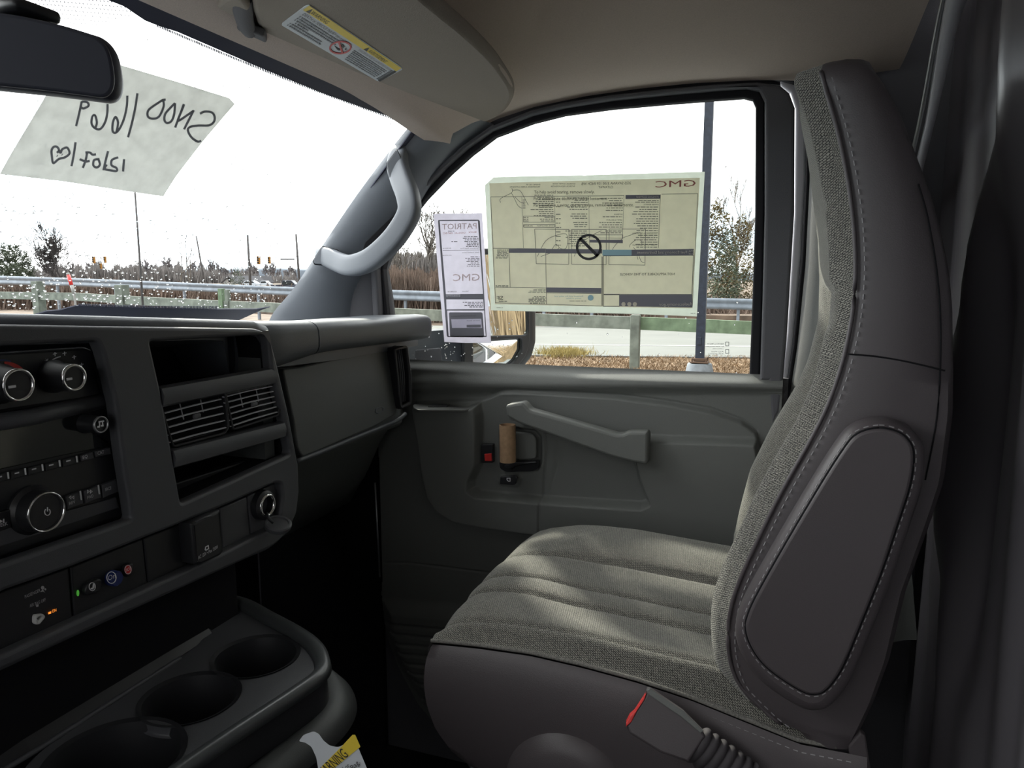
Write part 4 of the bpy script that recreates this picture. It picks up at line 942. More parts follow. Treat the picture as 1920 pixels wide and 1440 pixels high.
# folded armrest
AR = [(1648, 784), (1695, 795), (1723, 822), (1731, 858), (1723, 916), (1700, 988), (1669, 1080), (1628, 1183), (1594, 1262), (1561, 1306), (1530, 1319), (1494, 1311), (1432, 1270), (1397, 1229), (1380, 1183), (1386, 1143), (1417, 1080), (1494, 947), (1561, 839), (1597, 798)]
ARp = PL('y', .745)
arm = obj('folded_armrest', platepx(AR, (at(1560, 1050, PL('y', .772)), np.array([0, 1.0, 0])), .044, .013, smooth=True, k=5), M['vinyl'], seat, smooth=True, sharp=70)
cen = np.array([1556, 1070.])
def inset(L, d):
    L = [np.array(p, float) for p in catmull(L, 5)]; out = []
    for i in range(len(L)):
        t = L[(i+1) % len(L)]-L[i-1]; nrm_ = np.array([-t[1], t[0]])/(np.linalg.norm(t)+1e-9)
        out.append(L[i]+nrm_*d)
    return out
i1 = inset(AR, 22 if pt_in(np.array(AR), np.array([inset(AR, 5)[0][0]]), np.array([inset(AR, 5)[0][1]]))[0] < 0 else -22)
sg = 1 if pt_in(np.array(AR), np.array([inset(AR, 5)[0][0]]), np.array([inset(AR, 5)[0][1]]))[0] < 0 else -1
for d, r, nm, mt, st in ((13, .0006, 'stitching', 'stitch', (0.0045, .0038)), (19, .0016, 'armrest_seam', 'cavity', None), (25, .0006, 'stitching', 'stitch', (0.0045, .0038))):
    L = inset(AR, sg*d); P3 = [at(p[0], p[1], PL('y', .7492)) for p in L]; P3.append(P3[0])
    if st: obj(nm, dashes(P3, st[0], st[1], r), M[mt], arm)
    else: obj(nm, tube(P3, r, 6), M[mt], arm, smooth=True)
obj('armrest_face', platepx([tuple(p) for p in inset(AR, sg*19)], (at(1560, 1050, PL('y', .7485)), np.array([0, 1.0, 0])), .006, .0028), M['vinyl'], arm, smooth=True, sharp=70)

# cushion fabric
CS_ = [(815, 1200), (850, 1203), (900, 1208), (1000, 1222), (1100, 1245), (1200, 1272), (1300, 1305), (1400, 1345), (1500, 1385), (1580, 1400)]
cs = px_xz(CS_); zsm = lambda x: np.interp(x, cs[:, 0], cs[:, 2])
xg = np.concatenate([np.linspace(-.395, -.34, 14), np.linspace(-.33, .088, 46)])
yg = np.concatenate([[.797, .800, .803], np.linspace(.808, 1.215, 84), [1.222, 1.228, 1.232]])
seams_y = [.832, .930, .985, 1.075]
rows = []; uvc = []
for x in xg:
    row = []
    for y in yg:
        B = np.interp(x, [-.395, -.385, -.37, -.35, -.30, -.2, -.05, .12], [1.530, 1.541, 1.550, 1.556, 1.562, 1.563, 1.553, 1.535])
        t = (y-.80)/.43
        sit = .012*sstep(-.34, -.20, x)*sstep(.06, .22, t)*(1-sstep(.55, .70, t))
        z = B-sit
        z += .012*sstep(-.40, -.25, x)*sstep(.60, .78, t)*(1-sstep(.9, 1.0, t))
        k = sstep(0, .03, y-.80); z = (zsm(x)+.002)*(1-k)+(z)*k
        fr_ = 1-.6*sstep(-.36, -.395, x)
        for sy_ in seams_y: z -= .0065*math.exp(-((y-sy_-.02*sstep(-.1, -.38, x)*0)/.0045)**2)*fr_
        for a, b in zip([.80]+seams_y, seams_y+[1.23]): 
            if a <= y <= b: z += .0045*math.sin(math.pi*(y-a)/(b-a))
        if y > 1.19: z -= .045*((y-1.19)/.042)**2
        ybow = y
        xf = x-.012*math.sin(math.pi*min(1, max(0, t)))*(1-sstep(-.395, -.2, x))
        row.append((xf, ybow, z)); uvc.append((x, y*1.0+z*.5))
    rows.append(row); _a = np.array(row); _c = np.concatenate([[0], np.cumsum(np.linalg.norm(np.diff(_a[:, 1:], axis=0), axis=1))]); uvc[-len(row):] = [(u_[0], c_) for u_, c_ in zip(uvc[-len(row):], _c)]
# front roll: fabric turns down
r0 = [[(p[0]+dx, p[1], p[2]+dz) for p in rows[0]] for dx, dz in ((-.003, -.040), (-.006, -.028), (-.0055, -.014), (-.003, -.006))]
uv0 = [(rows[0][0][0]-.04+k*.01, p[1]*1.0) for k in range(4) for p in rows[0]]
fg = gridmesh(r0+rows)
obj('cushion_fabric', (fg[0], fg[1]), M['fabric'], seat, smooth=True, uv=uv0+uvc)
cp3 = [np.array([x-.003, .7955, zsm(x)+.001]) for x in np.linspace(-.392, .088, 50)]
obj('cushion_piping', tube(cp3, .0024, 8), M['pipe'], seat, smooth=True)
# cushion vinyl: near side and front
fo = px_xz([(815, 1200), (809, 1225), (808, 1260), (814, 1300), (830, 1350), (860, 1400), (905, 1445), (960, 1490)])
bo_ = px_xz([(1585, 1402), (1600, 1420), (1610, 1450), (1610, 1480), (1600, 1510), (1590, 1540), (1570, 1560), (1560, 1590)])
S = []
for k in range(24):
    s = k/23; xa = np.interp(s*7, range(8), fo[:, 0]); za = np.interp(s*7, range(8), fo[:, 2]); xb2 = .115; row = []
    for j in range(40):
        u = j/39; x = xa+(xb2-xa)*u; z = (zsm(x)-.003)*(1-s)+(za*(1-u)+(1.27)*u)*s
        if s > 0: z = (zsm(x)-.0005)+( (za-zsm(xa))*(1-u)+(1.27-1.50)*u*s )*1.0
        row.append((x, .797-.020*math.sin(math.pi*min(1, s*1.15+.02))**.7, z))
    # wrap round the front corner
    fw = [(xa-.004, 1.0+.2*c_, row[0][2]) for c_ in (.9, .0)]+[(xa-.004, .84, row[0][2]), (xa-.004, .818, row[0][2]), (xa-.001, .806, row[0][2])]
    S.append(fw+row)
cv = obj('cushion_side', gridmesh(S), M['vinyl'], seat, smooth=True, sharp=80)
obj('stitching', dashes([np.array([x, .7905, zsm(x)-.010]) for x in np.linspace(-.385, .10, 60)], .0048, .004, .0007), M['stitch'], cv)
# seat base, track cover, front leg
obj('seat_base', [bbox_bev((-.12, 1.01, 1.36), (.42, .36, .16), .03), bbox_bev((-.10, 1.01, 1.06), (.36, .30, .46), .02)], M['black'], seat, smooth=True, sharp=50)
obj('track_cover', lathe([(.001, -.012), (.03, -.011), (.055, -.007), (.075, .0), (.082, .02), (.08, .03)], at(1060, 1492, PL('y', .772)), (0, 1, 0), 40), M['vinyl'], seat, smooth=True)
obj('seat_leg', bbox_bev(at(897, 1470, PL('y', .83)), (.016, .02, .12), .003), M['galv'], seat, smooth=True, sharp=50)
obj('recliner_bracket', platepx([(1590, 1395), (1612, 1368), (1622, 1376), (1632, 1440), (1640, 1520), (1600, 1520), (1596, 1450)], PL('y', .80), .01, .002, rnd=3), M['vinyl'], seat, smooth=True, sharp=50)

# ---- seat belt buckle
M['sleeve'] = principled('sleeve_rubber', (0.06, 0.055, 0.06), 0.7, spec=0.3)
bk2 = thing('seat_belt_buckle', 'dark seat belt buckle with red release button beside the seat cushion', 'seat belt buckle', at(1250, 1360, PL('y', .755)))
bpn = (at(1245, 1355, PL('y', .752)), np.array([.15, -.92, .35]))
obj('buckle_body', platepx([(1213, 1290), (1219, 1290), (1281, 1332), (1317, 1368), (1322, 1378), (1290, 1426), (1238, 1408), (1180, 1372), (1175, 1358), (1210, 1300)], bpn, .018, .003, rnd=3), M['vinyl'], bk2, smooth=True, sharp=40)
obj('buckle_edge', platepx([(1212, 1291), (1218, 1288), (1282, 1330), (1318, 1366), (1312, 1370), (1276, 1340), (1216, 1299)], bpn, .004, .001, lift=.0095), M['door'], bk2)
obj('release_button', platepx([(1212, 1296), (1207, 1310), (1195, 1328), (1184, 1350), (1174, 1359), (1174, 1352), (1181, 1339), (1190, 1331), (1207, 1305)], bpn, .017, .001, lift=.002), M['red'], bk2)
A = at(1302, 1392, PL('y', .757)); B = at(1400, 1462, PL('y', .762)); P3 = []; R3 = []
for i in range(81):
    t = i/80; P3.append(A*(1-t)+B*t); R3.append(.019+.0045*abs(math.sin(t*math.pi*6.5))**.6)
obj('bellows_sleeve', sweep(P3, circ(1, 14, .62), (0, 1, 0), scale=R3), M['sleeve'], bk2, smooth=True)

# ================================================================== ABOVE: VISOR, MIRROR, PAPERS
VP = (at(700, 140, PL('z', 2.318)), np.array([-.20, 0.02, -1.0]))
vis = thing('sun_visor', 'folded taupe fabric sun visor with warning label over the passenger side', 'sun visor', VP[0])
vo = [(474, -60), (474, 0), (480, 25), (492, 62), (507, 82), (560, 108), (640, 146), (700, 178), (762, 212), (790, 227), (808, 229), (822, 223), (835, 221), (850, 227), (880, 229), (915, 221), (945, 204), (962, 180), (963, 160), (950, 135), (925, 100), (880, 55), (830, 12), (770, -40), (700, -90), (560, -100)]
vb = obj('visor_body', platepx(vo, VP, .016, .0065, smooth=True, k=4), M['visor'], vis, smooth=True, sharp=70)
pipe = catmull([at(a, b, (VP[0]-np.array([0, 0, .003]), VP[1])) for a, b in ((790, 0), (830, 30), (880, 72), (925, 112), (952, 148), (958, 172), (948, 196), (920, 215), (885, 223), (860, 222))], 6, False)
obj('visor_seam', tube(pipe, .0028, 8), M['headliner'], vb, smooth=True)
obj('visor_dimple', lathe([(.004, -.001), (.0045, .0005), (.003, .0008)], at(843, 211, (VP[0]-np.array([0, 0, .0085]), VP[1])), (0, 0, -1), 14), M['cavity'], vb)
# hinge / clip
mt = obj('mount_plate', platepx([(388, 22), (398, 38), (422, 52), (430, 50), (442, 45), (470, 8), (450, -20), (420, -10)], (at(430, 25, PL('z', 2.322)), np.array([-.3, 0, -1.0])), .012, .004, rnd=5), M['visor'], vis, smooth=True, sharp=50)
obj('mount_screw_cover', platepx([(419, 31), (425, 27), (436, 29), (440, 38), (434, 41)], (at(430, 30, PL('z', 2.314)), np.array([-.3, 0, -1.0])), .006, .002, rnd=2), M['headliner'], mt)
obj('visor_arm', [tube(catmull([at(453, -10, PL('z', 2.300)), at(456, 25, PL('z', 2.297)), at(462, 48, PL('z', 2.298)), at(470, 60, PL('z', 2.302))], 5, False), [.012, .0118, .0115, .011, .011, .011, .0105, .0105, .010, .010, .010, .0095, .009, .009, .008, .007], 14),
                  platepx([(444, 45), (452, 63), (467, 71), (473, 70), (479, 68), (500, 79), (503, 78), (497, 62), (478, 54), (460, 45)], (at(470, 60, PL('z', 2.306)), np.array([-.3, 0, -1.0])), .010, .003, rnd=3)], M['door_dark'], vis, smooth=True, sharp=50)
# label
Lc = {'tl': (579, 8), 'tr': (755, 128), 'br': (712, 153), 'bl': (527, 44)}
VL = (VP[0]-np.array([0, 0, .0088]), VP[1])
lab = obj('warning_label', platepx([(572, 11), (580, 9), (752, 125), (755, 130), (713, 152), (708, 152), (528, 47), (529, 43)], VL, .0008, .0002, rnd=3), M['label_white'], vb)
def LQ(u, v): # label coords u along, v down (0..1), bilinear in the picture
    a = np.array(Lc['tl'])*(1-u)+np.array(Lc['tr'])*u; b = np.array(Lc['bl'])*(1-u)+np.array(Lc['br'])*u; return a*(1-v)+b*v
def lq(u0, v0, u1, v1, lift=.0006, sk=0): return platepx([tuple(LQ(u0, v0)), tuple(LQ(u1, v0)), tuple(LQ(u1, v1)), tuple(LQ(u0, v1))], VL, .0003, 0, lift=lift)
nrm = -VL[1]/np.linalg.norm(VL[1]); nrm = nrm if (CP-VL[0])@nrm > 0 else -nrm
def LT(s, u0, u1, v, h, lift=.0010):
    O = at(*LQ(u0, v), VL); return quadtext(s, O, at(*LQ(u1, v), VL)-O, at(*LQ(u0, v-h), VL)-O, nrm, False, lift)
obj('yellow_band', [lq(.01, .01, .99, .235)], M['label_yellow'], lab)
tx = [LT('WARNING', .07, .24, .20, .15), LT('AVERTISSEMENT', .68, .86, .20, .14), LT('DEATH or SERIOUS INJURY can occur', .04, .48, .38, .11)]
for u0 in (.035, .64): tx.append(platepx([tuple(LQ(u0, .21)), tuple(LQ(u0+.016, .04)), tuple(LQ(u0+.034, .21))], VL, .0003, 0, lift=.001))
tx.append(lq(.975, .25, .995, .97, .001))
obj('label_text', tx, M['label_black'], lab)
g_ = [LT('DANGER DE MORT ou de BLESSURES GRAVES', .62, .95, .37, .09)]
for r_, (u0, u1) in enumerate([(.06, .47), (.06, .45), (.06, .46), (.09, .20), (.06, .36), (.06, .38)]):
    v = .49+r_*.088; u = u0
    g_.append(lq(u-.02, v-.04, u-.012, v, .001))
    while u < u1:
        l_ = .008+.02*random.random(); g_.append(lq(u, v-.045, min(u+l_, u1), v, .001)); u += l_+.005
for r_ in range(7):
    v = .47+r_*.075; u = .60+.004*r_
    while u < .93:
        l_ = .008+.02*random.random(); g_.append(lq(u, v-.035, min(u+l_, .94), v, .001)); u += l_+.005
u = .0
for k in range(12): g_.append(lq(.952, .30+k*.055, .975, .335+k*.055, .001))
obj('label_lines', g_, M['label_grey'], lab)
cx0, cy0 = LQ(.505, .62)
def el(rx, ry, n=30): return [(cx0+rx*math.cos(t)*1.0+ry*math.sin(t)*(-.15), cy0+ry*math.sin(t)+rx*math.cos(t)*.0-0) for t in np.linspace(0, 2*math.pi, n, endpoint=False)]
obj('prohibition_sign', [platepx(el(21, 12.5), VL, .0004, 0, lift=.0012, holes=[el(18, 10)]), platepx([(cx0-5, cy0-12), (cx0-1.5, cy0-12), (cx0+6, cy0+11), (cx0+2.5, cy0+11.5)], VL, .0004, 0, lift=.0013)], M['label_red'], lab)
obj('sign_figures', [platepx([(cx0-11, cy0-3), (cx0-3, cy0+3), (cx0+2, cy0+1), (cx0-2, cy0+6), (cx0-6, cy0+4)], VL, .0004, 0, lift=.0011), platepx([(cx0+3, cy0-7), (cx0+8, cy0-2), (cx0+5, cy0+1), (cx0+2, cy0-2)], VL, .0004, 0, lift=.0011), platepx([(cx0+8, cy0+3), (cx0+11, cy0+1), (cx0+11, cy0+5)], VL, .0004, 0, lift=.0011)], M['label_black'], lab)

# ---- rear view mirror
MP = (at(100, 110, PL('x', -.42)), np.array([.52, .74, -.10])); MP = (MP[0], np.array([.62, -.66, -.12]))
rv = thing('rear_view_mirror', 'rear view mirror with dark rounded housing, hung inside the windshield', 'mirror', MP[0])
ml = [(-170, 8), (-60, 20), (0, 28), (60, 37), (120, 51), (170, 66), (195, 75), (214, 92), (224, 115), (230, 150), (229, 172), (222, 186), (208, 193), (180, 190), (100, 180), (0, 170), (-80, 160), (-170, 150)]
obj('mirror_housing', platepx(ml, MP, .035, .012, smooth=True, k=4), M['mirror_back'], rv, smooth=True, sharp=70)
obj('mirror_bezel', platepx([(p[0]*.93+5, p[1]*.93+8) for p in ml], MP, .006, .002, lift=.017, smooth=True, k=4), M['mirror_back'], rv, smooth=True, sharp=70)
obj('mirror_stem', [tube([at(-10, 40, MP)+np.array([-.01, .01, .0]), at(-12, 0, MP)+np.array([-.03, .03, .04]), at(-10, -80, MP)+np.array([-.10, .05, .10])], .012, 12), bbox_bev(at(38, 31, MP)+np.array([0, .005, .004]), (.02, .03, .008), .003)], M['black'], rv, smooth=True, sharp=50)

# ---- hand written sheet on the windshield
PG = (GP[0]-GP[1]*0, GP[1]); gn = GP[1]/np.linalg.norm(GP[1]); gn = gn if (CP-GP[0])@gn > 0 else -gn
PGi = (GP[0]+gn*.004, GP[1])
hs = thing('handwritten_sheet', 'white paper sheet with mirrored black handwriting stuck on the windshield', 'paper sheet', at(220, 250, PGi))
shp = [(225, 122), (330, 153), (430, 184), (440, 195), (425, 212), (380, 265), (330, 330), (306, 368), (250, 360), (120, 340), (0, 326), (20, 290), (80, 190), (120, 120)]
obj('paper', platepx(shp, PGi, .0006, 0), M['paper'], hs)
PGt = (GP[0]+gn*.0052, GP[1])
def stroke(L, wd=3.0, pl=PGt, sm=True, taper=True):
    L = [np.array(p, float) for p in L]; L = catmull(L, 5, False) if sm and len(L) > 2 else L
    a, b = [], []
    for i in range(len(L)):
        t = L[min(i+1, len(L)-1)]-L[max(i-1, 0)]; t /= np.linalg.norm(t)+1e-9; n = np.array([-t[1], t[0]]); ww = wd/2
        a.append(L[i]+n*ww); b.append(L[i]-n*ww)
    A3 = [at(*p, pl) for p in a]; B3 = [at(*p, pl) for p in b]
    return gridmesh([A3, B3])
Z = lambda L: [(x/3, y/3) for x, y in L]
st = [Z([(1125, 640), (1150, 628), (1190, 632), (1207, 655), (1203, 685), (1175, 705), (1120, 706), (1075, 712), (1057, 728), (1065, 755), (1085, 780), (1110, 796)]), Z([(1098, 790), (1115, 797), (1132, 792)]),
      Z([(1035, 585), (985, 718)]), Z([(1090, 620), (1035, 728)]), Z([(1035, 590), (1010, 650), (1002, 680), (1050, 650), (1090, 622)]), 
      Z([(985, 580), (960, 605), (930, 640), (925, 675), (940, 692), (965, 680), (980, 640), (985, 580)]), Z([(920, 560), (880, 585), (835, 620), (832, 655), (860, 668), (895, 655), (920, 600), (918, 562)]), Z([(920, 562), (932, 560)]),
      Z([(773, 525), (760, 610), (740, 700), (720, 773)]), Z([(716, 538), (714, 590), (700, 660), (675, 720), (650, 747), (633, 735), (635, 690), (650, 658), (664, 690), (655, 745)]),
      Z([(605, 585), (603, 640), (590, 690), (565, 725), (535, 722), (515, 695), (520, 655), (535, 650), (545, 690), (535, 722)]), Z([(460, 570), (445, 640), (428, 710)]), Z([(460, 572), (490, 575), (498, 595), (470, 610), (452, 600)]),
      Z([(698, 895), (692, 965)]), Z([(665, 885), (630, 900), (628, 930), (655, 945), (655, 962), (620, 958), (590, 950), (600, 925)]), Z([(608, 850), (595, 900), (582, 958)]), Z([(560, 895), (530, 900), (525, 930), (545, 942), (562, 925), (552, 893)]),
      Z([(448, 895), (480, 908), (505, 905)]), Z([(480, 858), (505, 858), (520, 870), (540, 868)]), Z([(490, 860), (482, 900), (466, 945)]), Z([(425, 800), (415, 870), (402, 935)]),
      Z([(388, 845), (375, 830), (350, 840), (340, 860), (325, 830), (305, 825), (290, 845), (292, 880), (300, 918), (330, 895), (365, 885), (390, 865), (388, 845)]), Z([(335, 845), (320, 860)]), Z([(320, 875), (324, 878)]), Z([(348, 868), (352, 871)])]
multi('pen_stroke', [stroke(s, 4.4) for s in st], M['label_grey'], hs)

# ---- window sticker on the door glass
WS = PL('y', 1.4465); W1 = PL('y', 1.4450); W2 = PL('y', 1.4444)
ws = thing('window_sticker', 'large pale yellow price sheet in clear film on the door glass', 'window sticker', at(1115, 460, WS))
zx = lambda x, y: (900+x/3.5115, 310+y/3.5115)
ZL = lambda L: [zx(*p) for p in L]
obj('film_border', platepx(ZL([(32, 130), (90, 78), (300, 72), (670, 66), (690, 68), (720, 64), (1480, 42), (1428, 995), (1000, 978), (600, 968), (72, 955), (50, 500)]), WS, .0006, 0), M['sticker_edge'], ws)
obj('sheet', platepx(ZL([(62, 118), (400, 108), (1448, 82), (1396, 942), (1000, 935), (600, 925), (98, 915)]), PL('y', 1.4458), .0004, 0), M['sticker'], ws)
def R(x0, y0, x1, y1, pl=W1): return platepx(ZL([(x0, y0), (x1, y0), (x1, y1), (x0, y1)]), pl, .0002, 0)
def Rq(L, pl=W1): return platepx(ZL(L), pl, .0002, 0)
def T(s, x0, y0, x1, y1, h, mir=True, pl=W2): return textpx(s, zx(x0, y0), zx(x1, y1), h/3.5115, pl, mir, 0.0)
def LN(x0, y0, x1, y1, wd=3): 
    return stroke([zx(x0, y0), zx(x1, y1)], wd/3.5115, W1, False)
def frm(L, wd=3): return [LN(*L[i], *L[(i+1) % len(L)], wd) for i in range(len(L))]
obj('maker_name', [T('GMC', 1155, 146, 1420, 138, 44)], M['ink_red'], ws)
ik = [T('2025 SAVANA 3500 139 INCH WB', 668, 130, 995, 124, 17), T('CUTAWAY', 780, 151, 876, 151, 16), T('EXTERIOR: SUMMIT WHITE', 478, 126, 626, 126, 9), T('INTERIOR: MEDIUM PEWTER', 466, 143, 624, 142, 9), T('ENGINE, 6.6L V8', 306, 131, 396, 131, 9), T('TRANSMISSION, 8-SPEED AUTOMATIC', 196, 147, 396, 146, 9), T('SF', 110, 888, 152, 886, 28), T('NOT APPLICABLE TO THIS VEHICLE', 922, 725, 1282, 723, 16), T('SAFETY & SECURITY', 830, 364, 936, 364, 9), T('EXTERIOR', 882, 327, 938, 327, 9),
      T('PERFORMANCE & MECHANICAL', 1000, 452, 1170, 450, 9), T('CONNECTIVITY & TECHNOLOGY', 1003, 530, 1166, 529, 9), T('OWNER BENEFITS', 1078, 262, 1176, 262, 9), T('TOTAL VEHICLE PRICE*', 375, 402, 484, 402, 8), T('$42,855.00', 288, 402, 346, 402, 8)]
ik += [T('To help avoid tearing, remove slowly.', 356, 186, 754, 184, 21, False), T('Pour éviter toute déchirure, retirer lentement.', 354, 228, 838, 228, 21, False), T('Para ayudarse a evitar que se rompa, remuévala lentamente.', 354, 272, 1012, 270, 21, False)]
for q in ik: obj('printed_line', q, M['ink'], ws)
ln = []
ln += [LN(70, 208, 950, 199), LN(70, 208, 102, 905), LN(1195, 190, 1434, 186), LN(1434, 186, 1398, 935), LN(1188, 192, 1174, 545), LN(275, 208, 286, 545, 2), LN(490, 205, 500, 545, 2), LN(715, 203, 722, 545, 2), LN(948, 198, 938, 480, 2), LN(432, 548, 438, 915), LN(190, 550, 198, 803), LN(100, 802, 436, 808), LN(100, 905, 800, 926), LN(800, 600, 800, 925), LN(806, 600, 806, 925), LN(436, 840, 800, 845), LN(86, 546, 430, 550)]
ln += frm([(360, 420), (586, 422), (584, 652), (370, 648)], 3)+frm([(603, 422), (832, 422), (830, 655), (603, 651)], 3)+frm([(850, 420), (1090, 420), (1086, 657), (848, 654)], 3)+frm([(287, 390), (490, 388), (490, 409), (287, 408)], 3)+frm([(286, 334), (490, 336), (490, 375), (286, 374)], 2)+frm([(722, 458), (940, 458), (940, 480), (722, 478)], 3)+frm([(812, 596), (1406, 592), (1395, 850), (812, 848)], 4)+frm([(812, 852), (918, 852), (918, 928), (812, 928)], 4)
obj('sheet_lines', ln, M['ink_grey'], ws)
multi('printed_band', [Rq([(958, 196), (1186, 193), (1186, 220), (958, 222)]), Rq([(192, 550), (430, 548), (430, 576), (192, 576)]), Rq([(432, 550), (804, 552), (804, 581), (434, 580)]), Rq([(998, 556), (1408, 550), (1404, 592), (998, 594)]), Rq([(438, 804), (800, 808), (800, 842), (438, 836)]), Rq([(918, 852), (1398, 852), (1396, 936), (918, 928)]), Rq([(722, 490), (940, 490), (940, 512), (722, 508)])], M['ink_band'], ws)
multi('blue_print', [Rq([(806, 556), (998, 556), (998, 594), (806, 594)])]+[Rq([(728+19*math.cos(t), 872+19*math.sin(t)) for t in np.linspace(0, 6.28, 20, endpoint=False)]), T('Equipped with the safety and', 492, 866, 678, 866, 9), T('security of OnStar', 565, 880, 666, 880, 9)], M['ink_blue'], ws)
multi('band_text', [T('Fuel Economy and Environment', 1034, 582, 1362, 580, 18), T('EPA', 1374, 572, 1408, 572, 14), T('DOT', 1372, 590, 1408, 590, 14), T('fueleconomy.gov', 1180, 925, 1392, 922, 20), T('STANDARD EQUIPMENT', 1028, 214, 1176, 213, 12)]+[Rq([(c+14*math.cos(t), 914+14*math.sin(t)) for t in np.linspace(0, 6.28, 16, endpoint=False)], PL('y', 1.4446)) for c in (945, 983, 1020)], M['sticker'], ws)
# prohibition ring
pr = []
def ringz(cx, cy, ro, ri): return platepx(ZL([(cx+ro*math.cos(t), cy+ro*math.sin(t)*1.02) for t in np.linspace(0, 6.283, 48, endpoint=False)]), W2, .0002, 0, holes=[ZL([(cx+ri*math.cos(t), cy+ri*math.sin(t)*1.02) for t in np.linspace(0, 6.283, 48, endpoint=False)])])
obj('prohibition_sign', [ringz(716, 538, 85, 69), Rq([(650, 486), (664, 472), (782, 590), (768, 604)], W2)], M['ink'], ws)
# peeling hands drawn in line
hd = [[(135, 245), (137, 218), (208, 180), (210, 152)], [(212, 165), (260, 165), (290, 210), (318, 262)], [(207, 182), (225, 215), (250, 265), (278, 284)], [(228, 205), (262, 240), (290, 250)], [(378, 600), (430, 500), (500, 462), (570, 455), (570, 540), (530, 548), (500, 520), (470, 560)], [(400, 600), (470, 575), (520, 545)], [(620, 600), (660, 520), (740, 460), (800, 430)], [(860, 600), (880, 540), (940, 480), (990, 460), (1050, 440), (1060, 470)], [(985, 540), (990, 520), (1030, 490), (1065, 500), (1060, 530)], [(1010, 540), (1040, 580), (1060, 630), (1082, 640)], [(1000, 570), (1030, 590), (1040, 620)]]
obj('hand_drawings', [stroke(ZL(h), .8, W1) for h in hd], M['ink_grey'], ws)
# fine print columns
fp = []
def fine(x0, x1, y0, y1, step, ragged=.4, right=True, h=5):
    y = y0
    while y < y1:
        L = (x1-x0)*(1-ragged*random.random()); a = x1-L if right else x0; u = a
        while u < a+L-4:
            l_ = 8+26*random.random(); e = min(u+l_, a+L)
            fp.append(R(u, y, e, y+h)); u = e+5
        y += step
fine(966, 1176, 230, 250, 10); fine(1000, 1172, 272, 440, 15.5); fine(1010, 1168, 458, 520, 15); fine(1020, 1166, 536, 545, 12)
fine(790, 940, 214, 300, 16); fine(780, 936, 336, 350, 14); fine(770, 934, 374, 415, 15); fine(770, 934, 430, 450, 12)
fine(575, 708, 212, 300, 15); fine(575, 706, 318, 360, 14); fine(575, 706, 374, 410, 14); fine(560, 704, 430, 540, 14)
fine(500, 530, 240, 300, 30, .1, False); fine(500, 535, 320, 545, 29, .2, False)
fine(330, 484, 194, 330, 13.5); fine(390, 486, 340, 372, 12); fine(286, 320, 340, 372, 12, .1, False); fine(282, 300, 226, 290, 13, .1, False)
fine(102, 186, 556, 615, 7.5, .15, True, 4); fine(102, 186, 790, 800, 8, .1); fine(318, 434, 818, 838, 8, .3, True, 4); fine(310, 434, 862, 912, 8.5, .4, True, 5); fine(122, 178, 893, 900, 8, .1); fine(570, 700, 892, 898, 8, .2, True, 3)
fine(105, 150, 936, 942, 10, .1, True, 4); fine(1384, 1418, 972, 978, 10, .1, True, 4)
obj('fine_print', fp, M['ink_fine'], ws)

# ---- dealer sheet
ds = thing('dealer_price_sheet', 'narrow white dealer price sheet with grey frame taped to the door glass', 'paper sheet', at(866, 520, WS))
zy = lambda x, y: (700+x/3.428, 300+y/3.428)
YL = lambda L: [zy(*p) for p in L]
D1 = PL('y', 1.4440); D2 = PL('y', 1.4434)
obj('paper', platepx(YL([(386, 348), (450, 343), (600, 344), (699, 341), (728, 760), (757, 1175), (600, 1176), (457, 1170), (420, 760)]), PL('y', 1.4446), .0005, 0), M['paper_white'], ds)
def Q(L, pl=D1): return platepx(YL(L), pl, .0002, 0)
def TD(s, x0, y0, x1, y1, h, pl=D2): return textpx(s, zy(x0, y0), zy(x1, y1), h/3.428, pl, True, 0.0)
obj('grey_frame', [platepx(YL([(418, 386), (676, 384), (684, 392), (728, 1138), (478, 1138), (472, 1130), (416, 395)]), D1, .0002, 0, holes=[YL([(426, 392), (672, 391), (705, 860), (466, 862)]), YL([(468, 896), (706, 896), (710, 958), (470, 960)]), YL([(474, 968), (712, 968), (722, 1130), (484, 1132)])]),
                   platepx(YL([(486, 985), (492, 979), (694, 979), (702, 986), (712, 1132), (704, 1140), (500, 1138), (493, 1130)]), D1, .0002, 0, holes=[YL([(500, 1024), (694, 1020), (700, 1080), (506, 1080)])])], M['ink_band'], ds)
multi('dealer_name', [TD('PATRIOT', 442, 447, 664, 442, 38), TD('GMC', 512, 778, 684, 775, 46)], M['ink_pale'], ds)
o_l = [TD('PATRIOT', 440, 449, 666, 444, 42)]
multi('brand_name', [TD('BUICK', 610, 470, 662, 468, 10), TD('CADILLAC', 520, 474, 592, 472, 9), TD('GMC', 446, 476, 510, 474, 10)], M['ink_red'], ds)
fp = []
def fineD(x0, x1, y0, y1, step, ragged=.4, h=5):
    y = y0
    while y < y1:
        L = (x1-x0)*(1-ragged*random.random()); a = x1-L; u = a
        while u < a+L-4:
            e = min(u+6+20*random.random(), a+L); fp.append(Q([(u, y), (e, y), (e, y+h), (u, y+h)])); u = e+5
        y += step
fineD(570, 676, 490, 558, 10.5); fineD(590, 682, 620, 690, 10, .5, 4); fineD(470, 520, 456, 460, 8, .2, 3); fineD(570, 704, 912, 950, 10, .4); fineD(500, 540, 522, 526, 8, .1)
obj('fine_print', fp+[TD('Manufacturer Retail Price', 560, 572, 680, 570, 8), TD('$42,855.00', 446, 572, 500, 570, 7), TD('Dealer Installed Options', 570, 598, 680, 597, 7), TD('Subtotal', 572, 848, 612, 847, 8), TD('$18,885.00', 478, 850, 534, 849, 8), TD('$19,995.00', 446, 617, 502, 616, 7), Q([(446, 580), (684, 578), (684, 580), (446, 582)]), TD('Fuel Economy & Environment', 500, 1008, 660, 1004, 9, D2)], M['ink_grey'], ds)
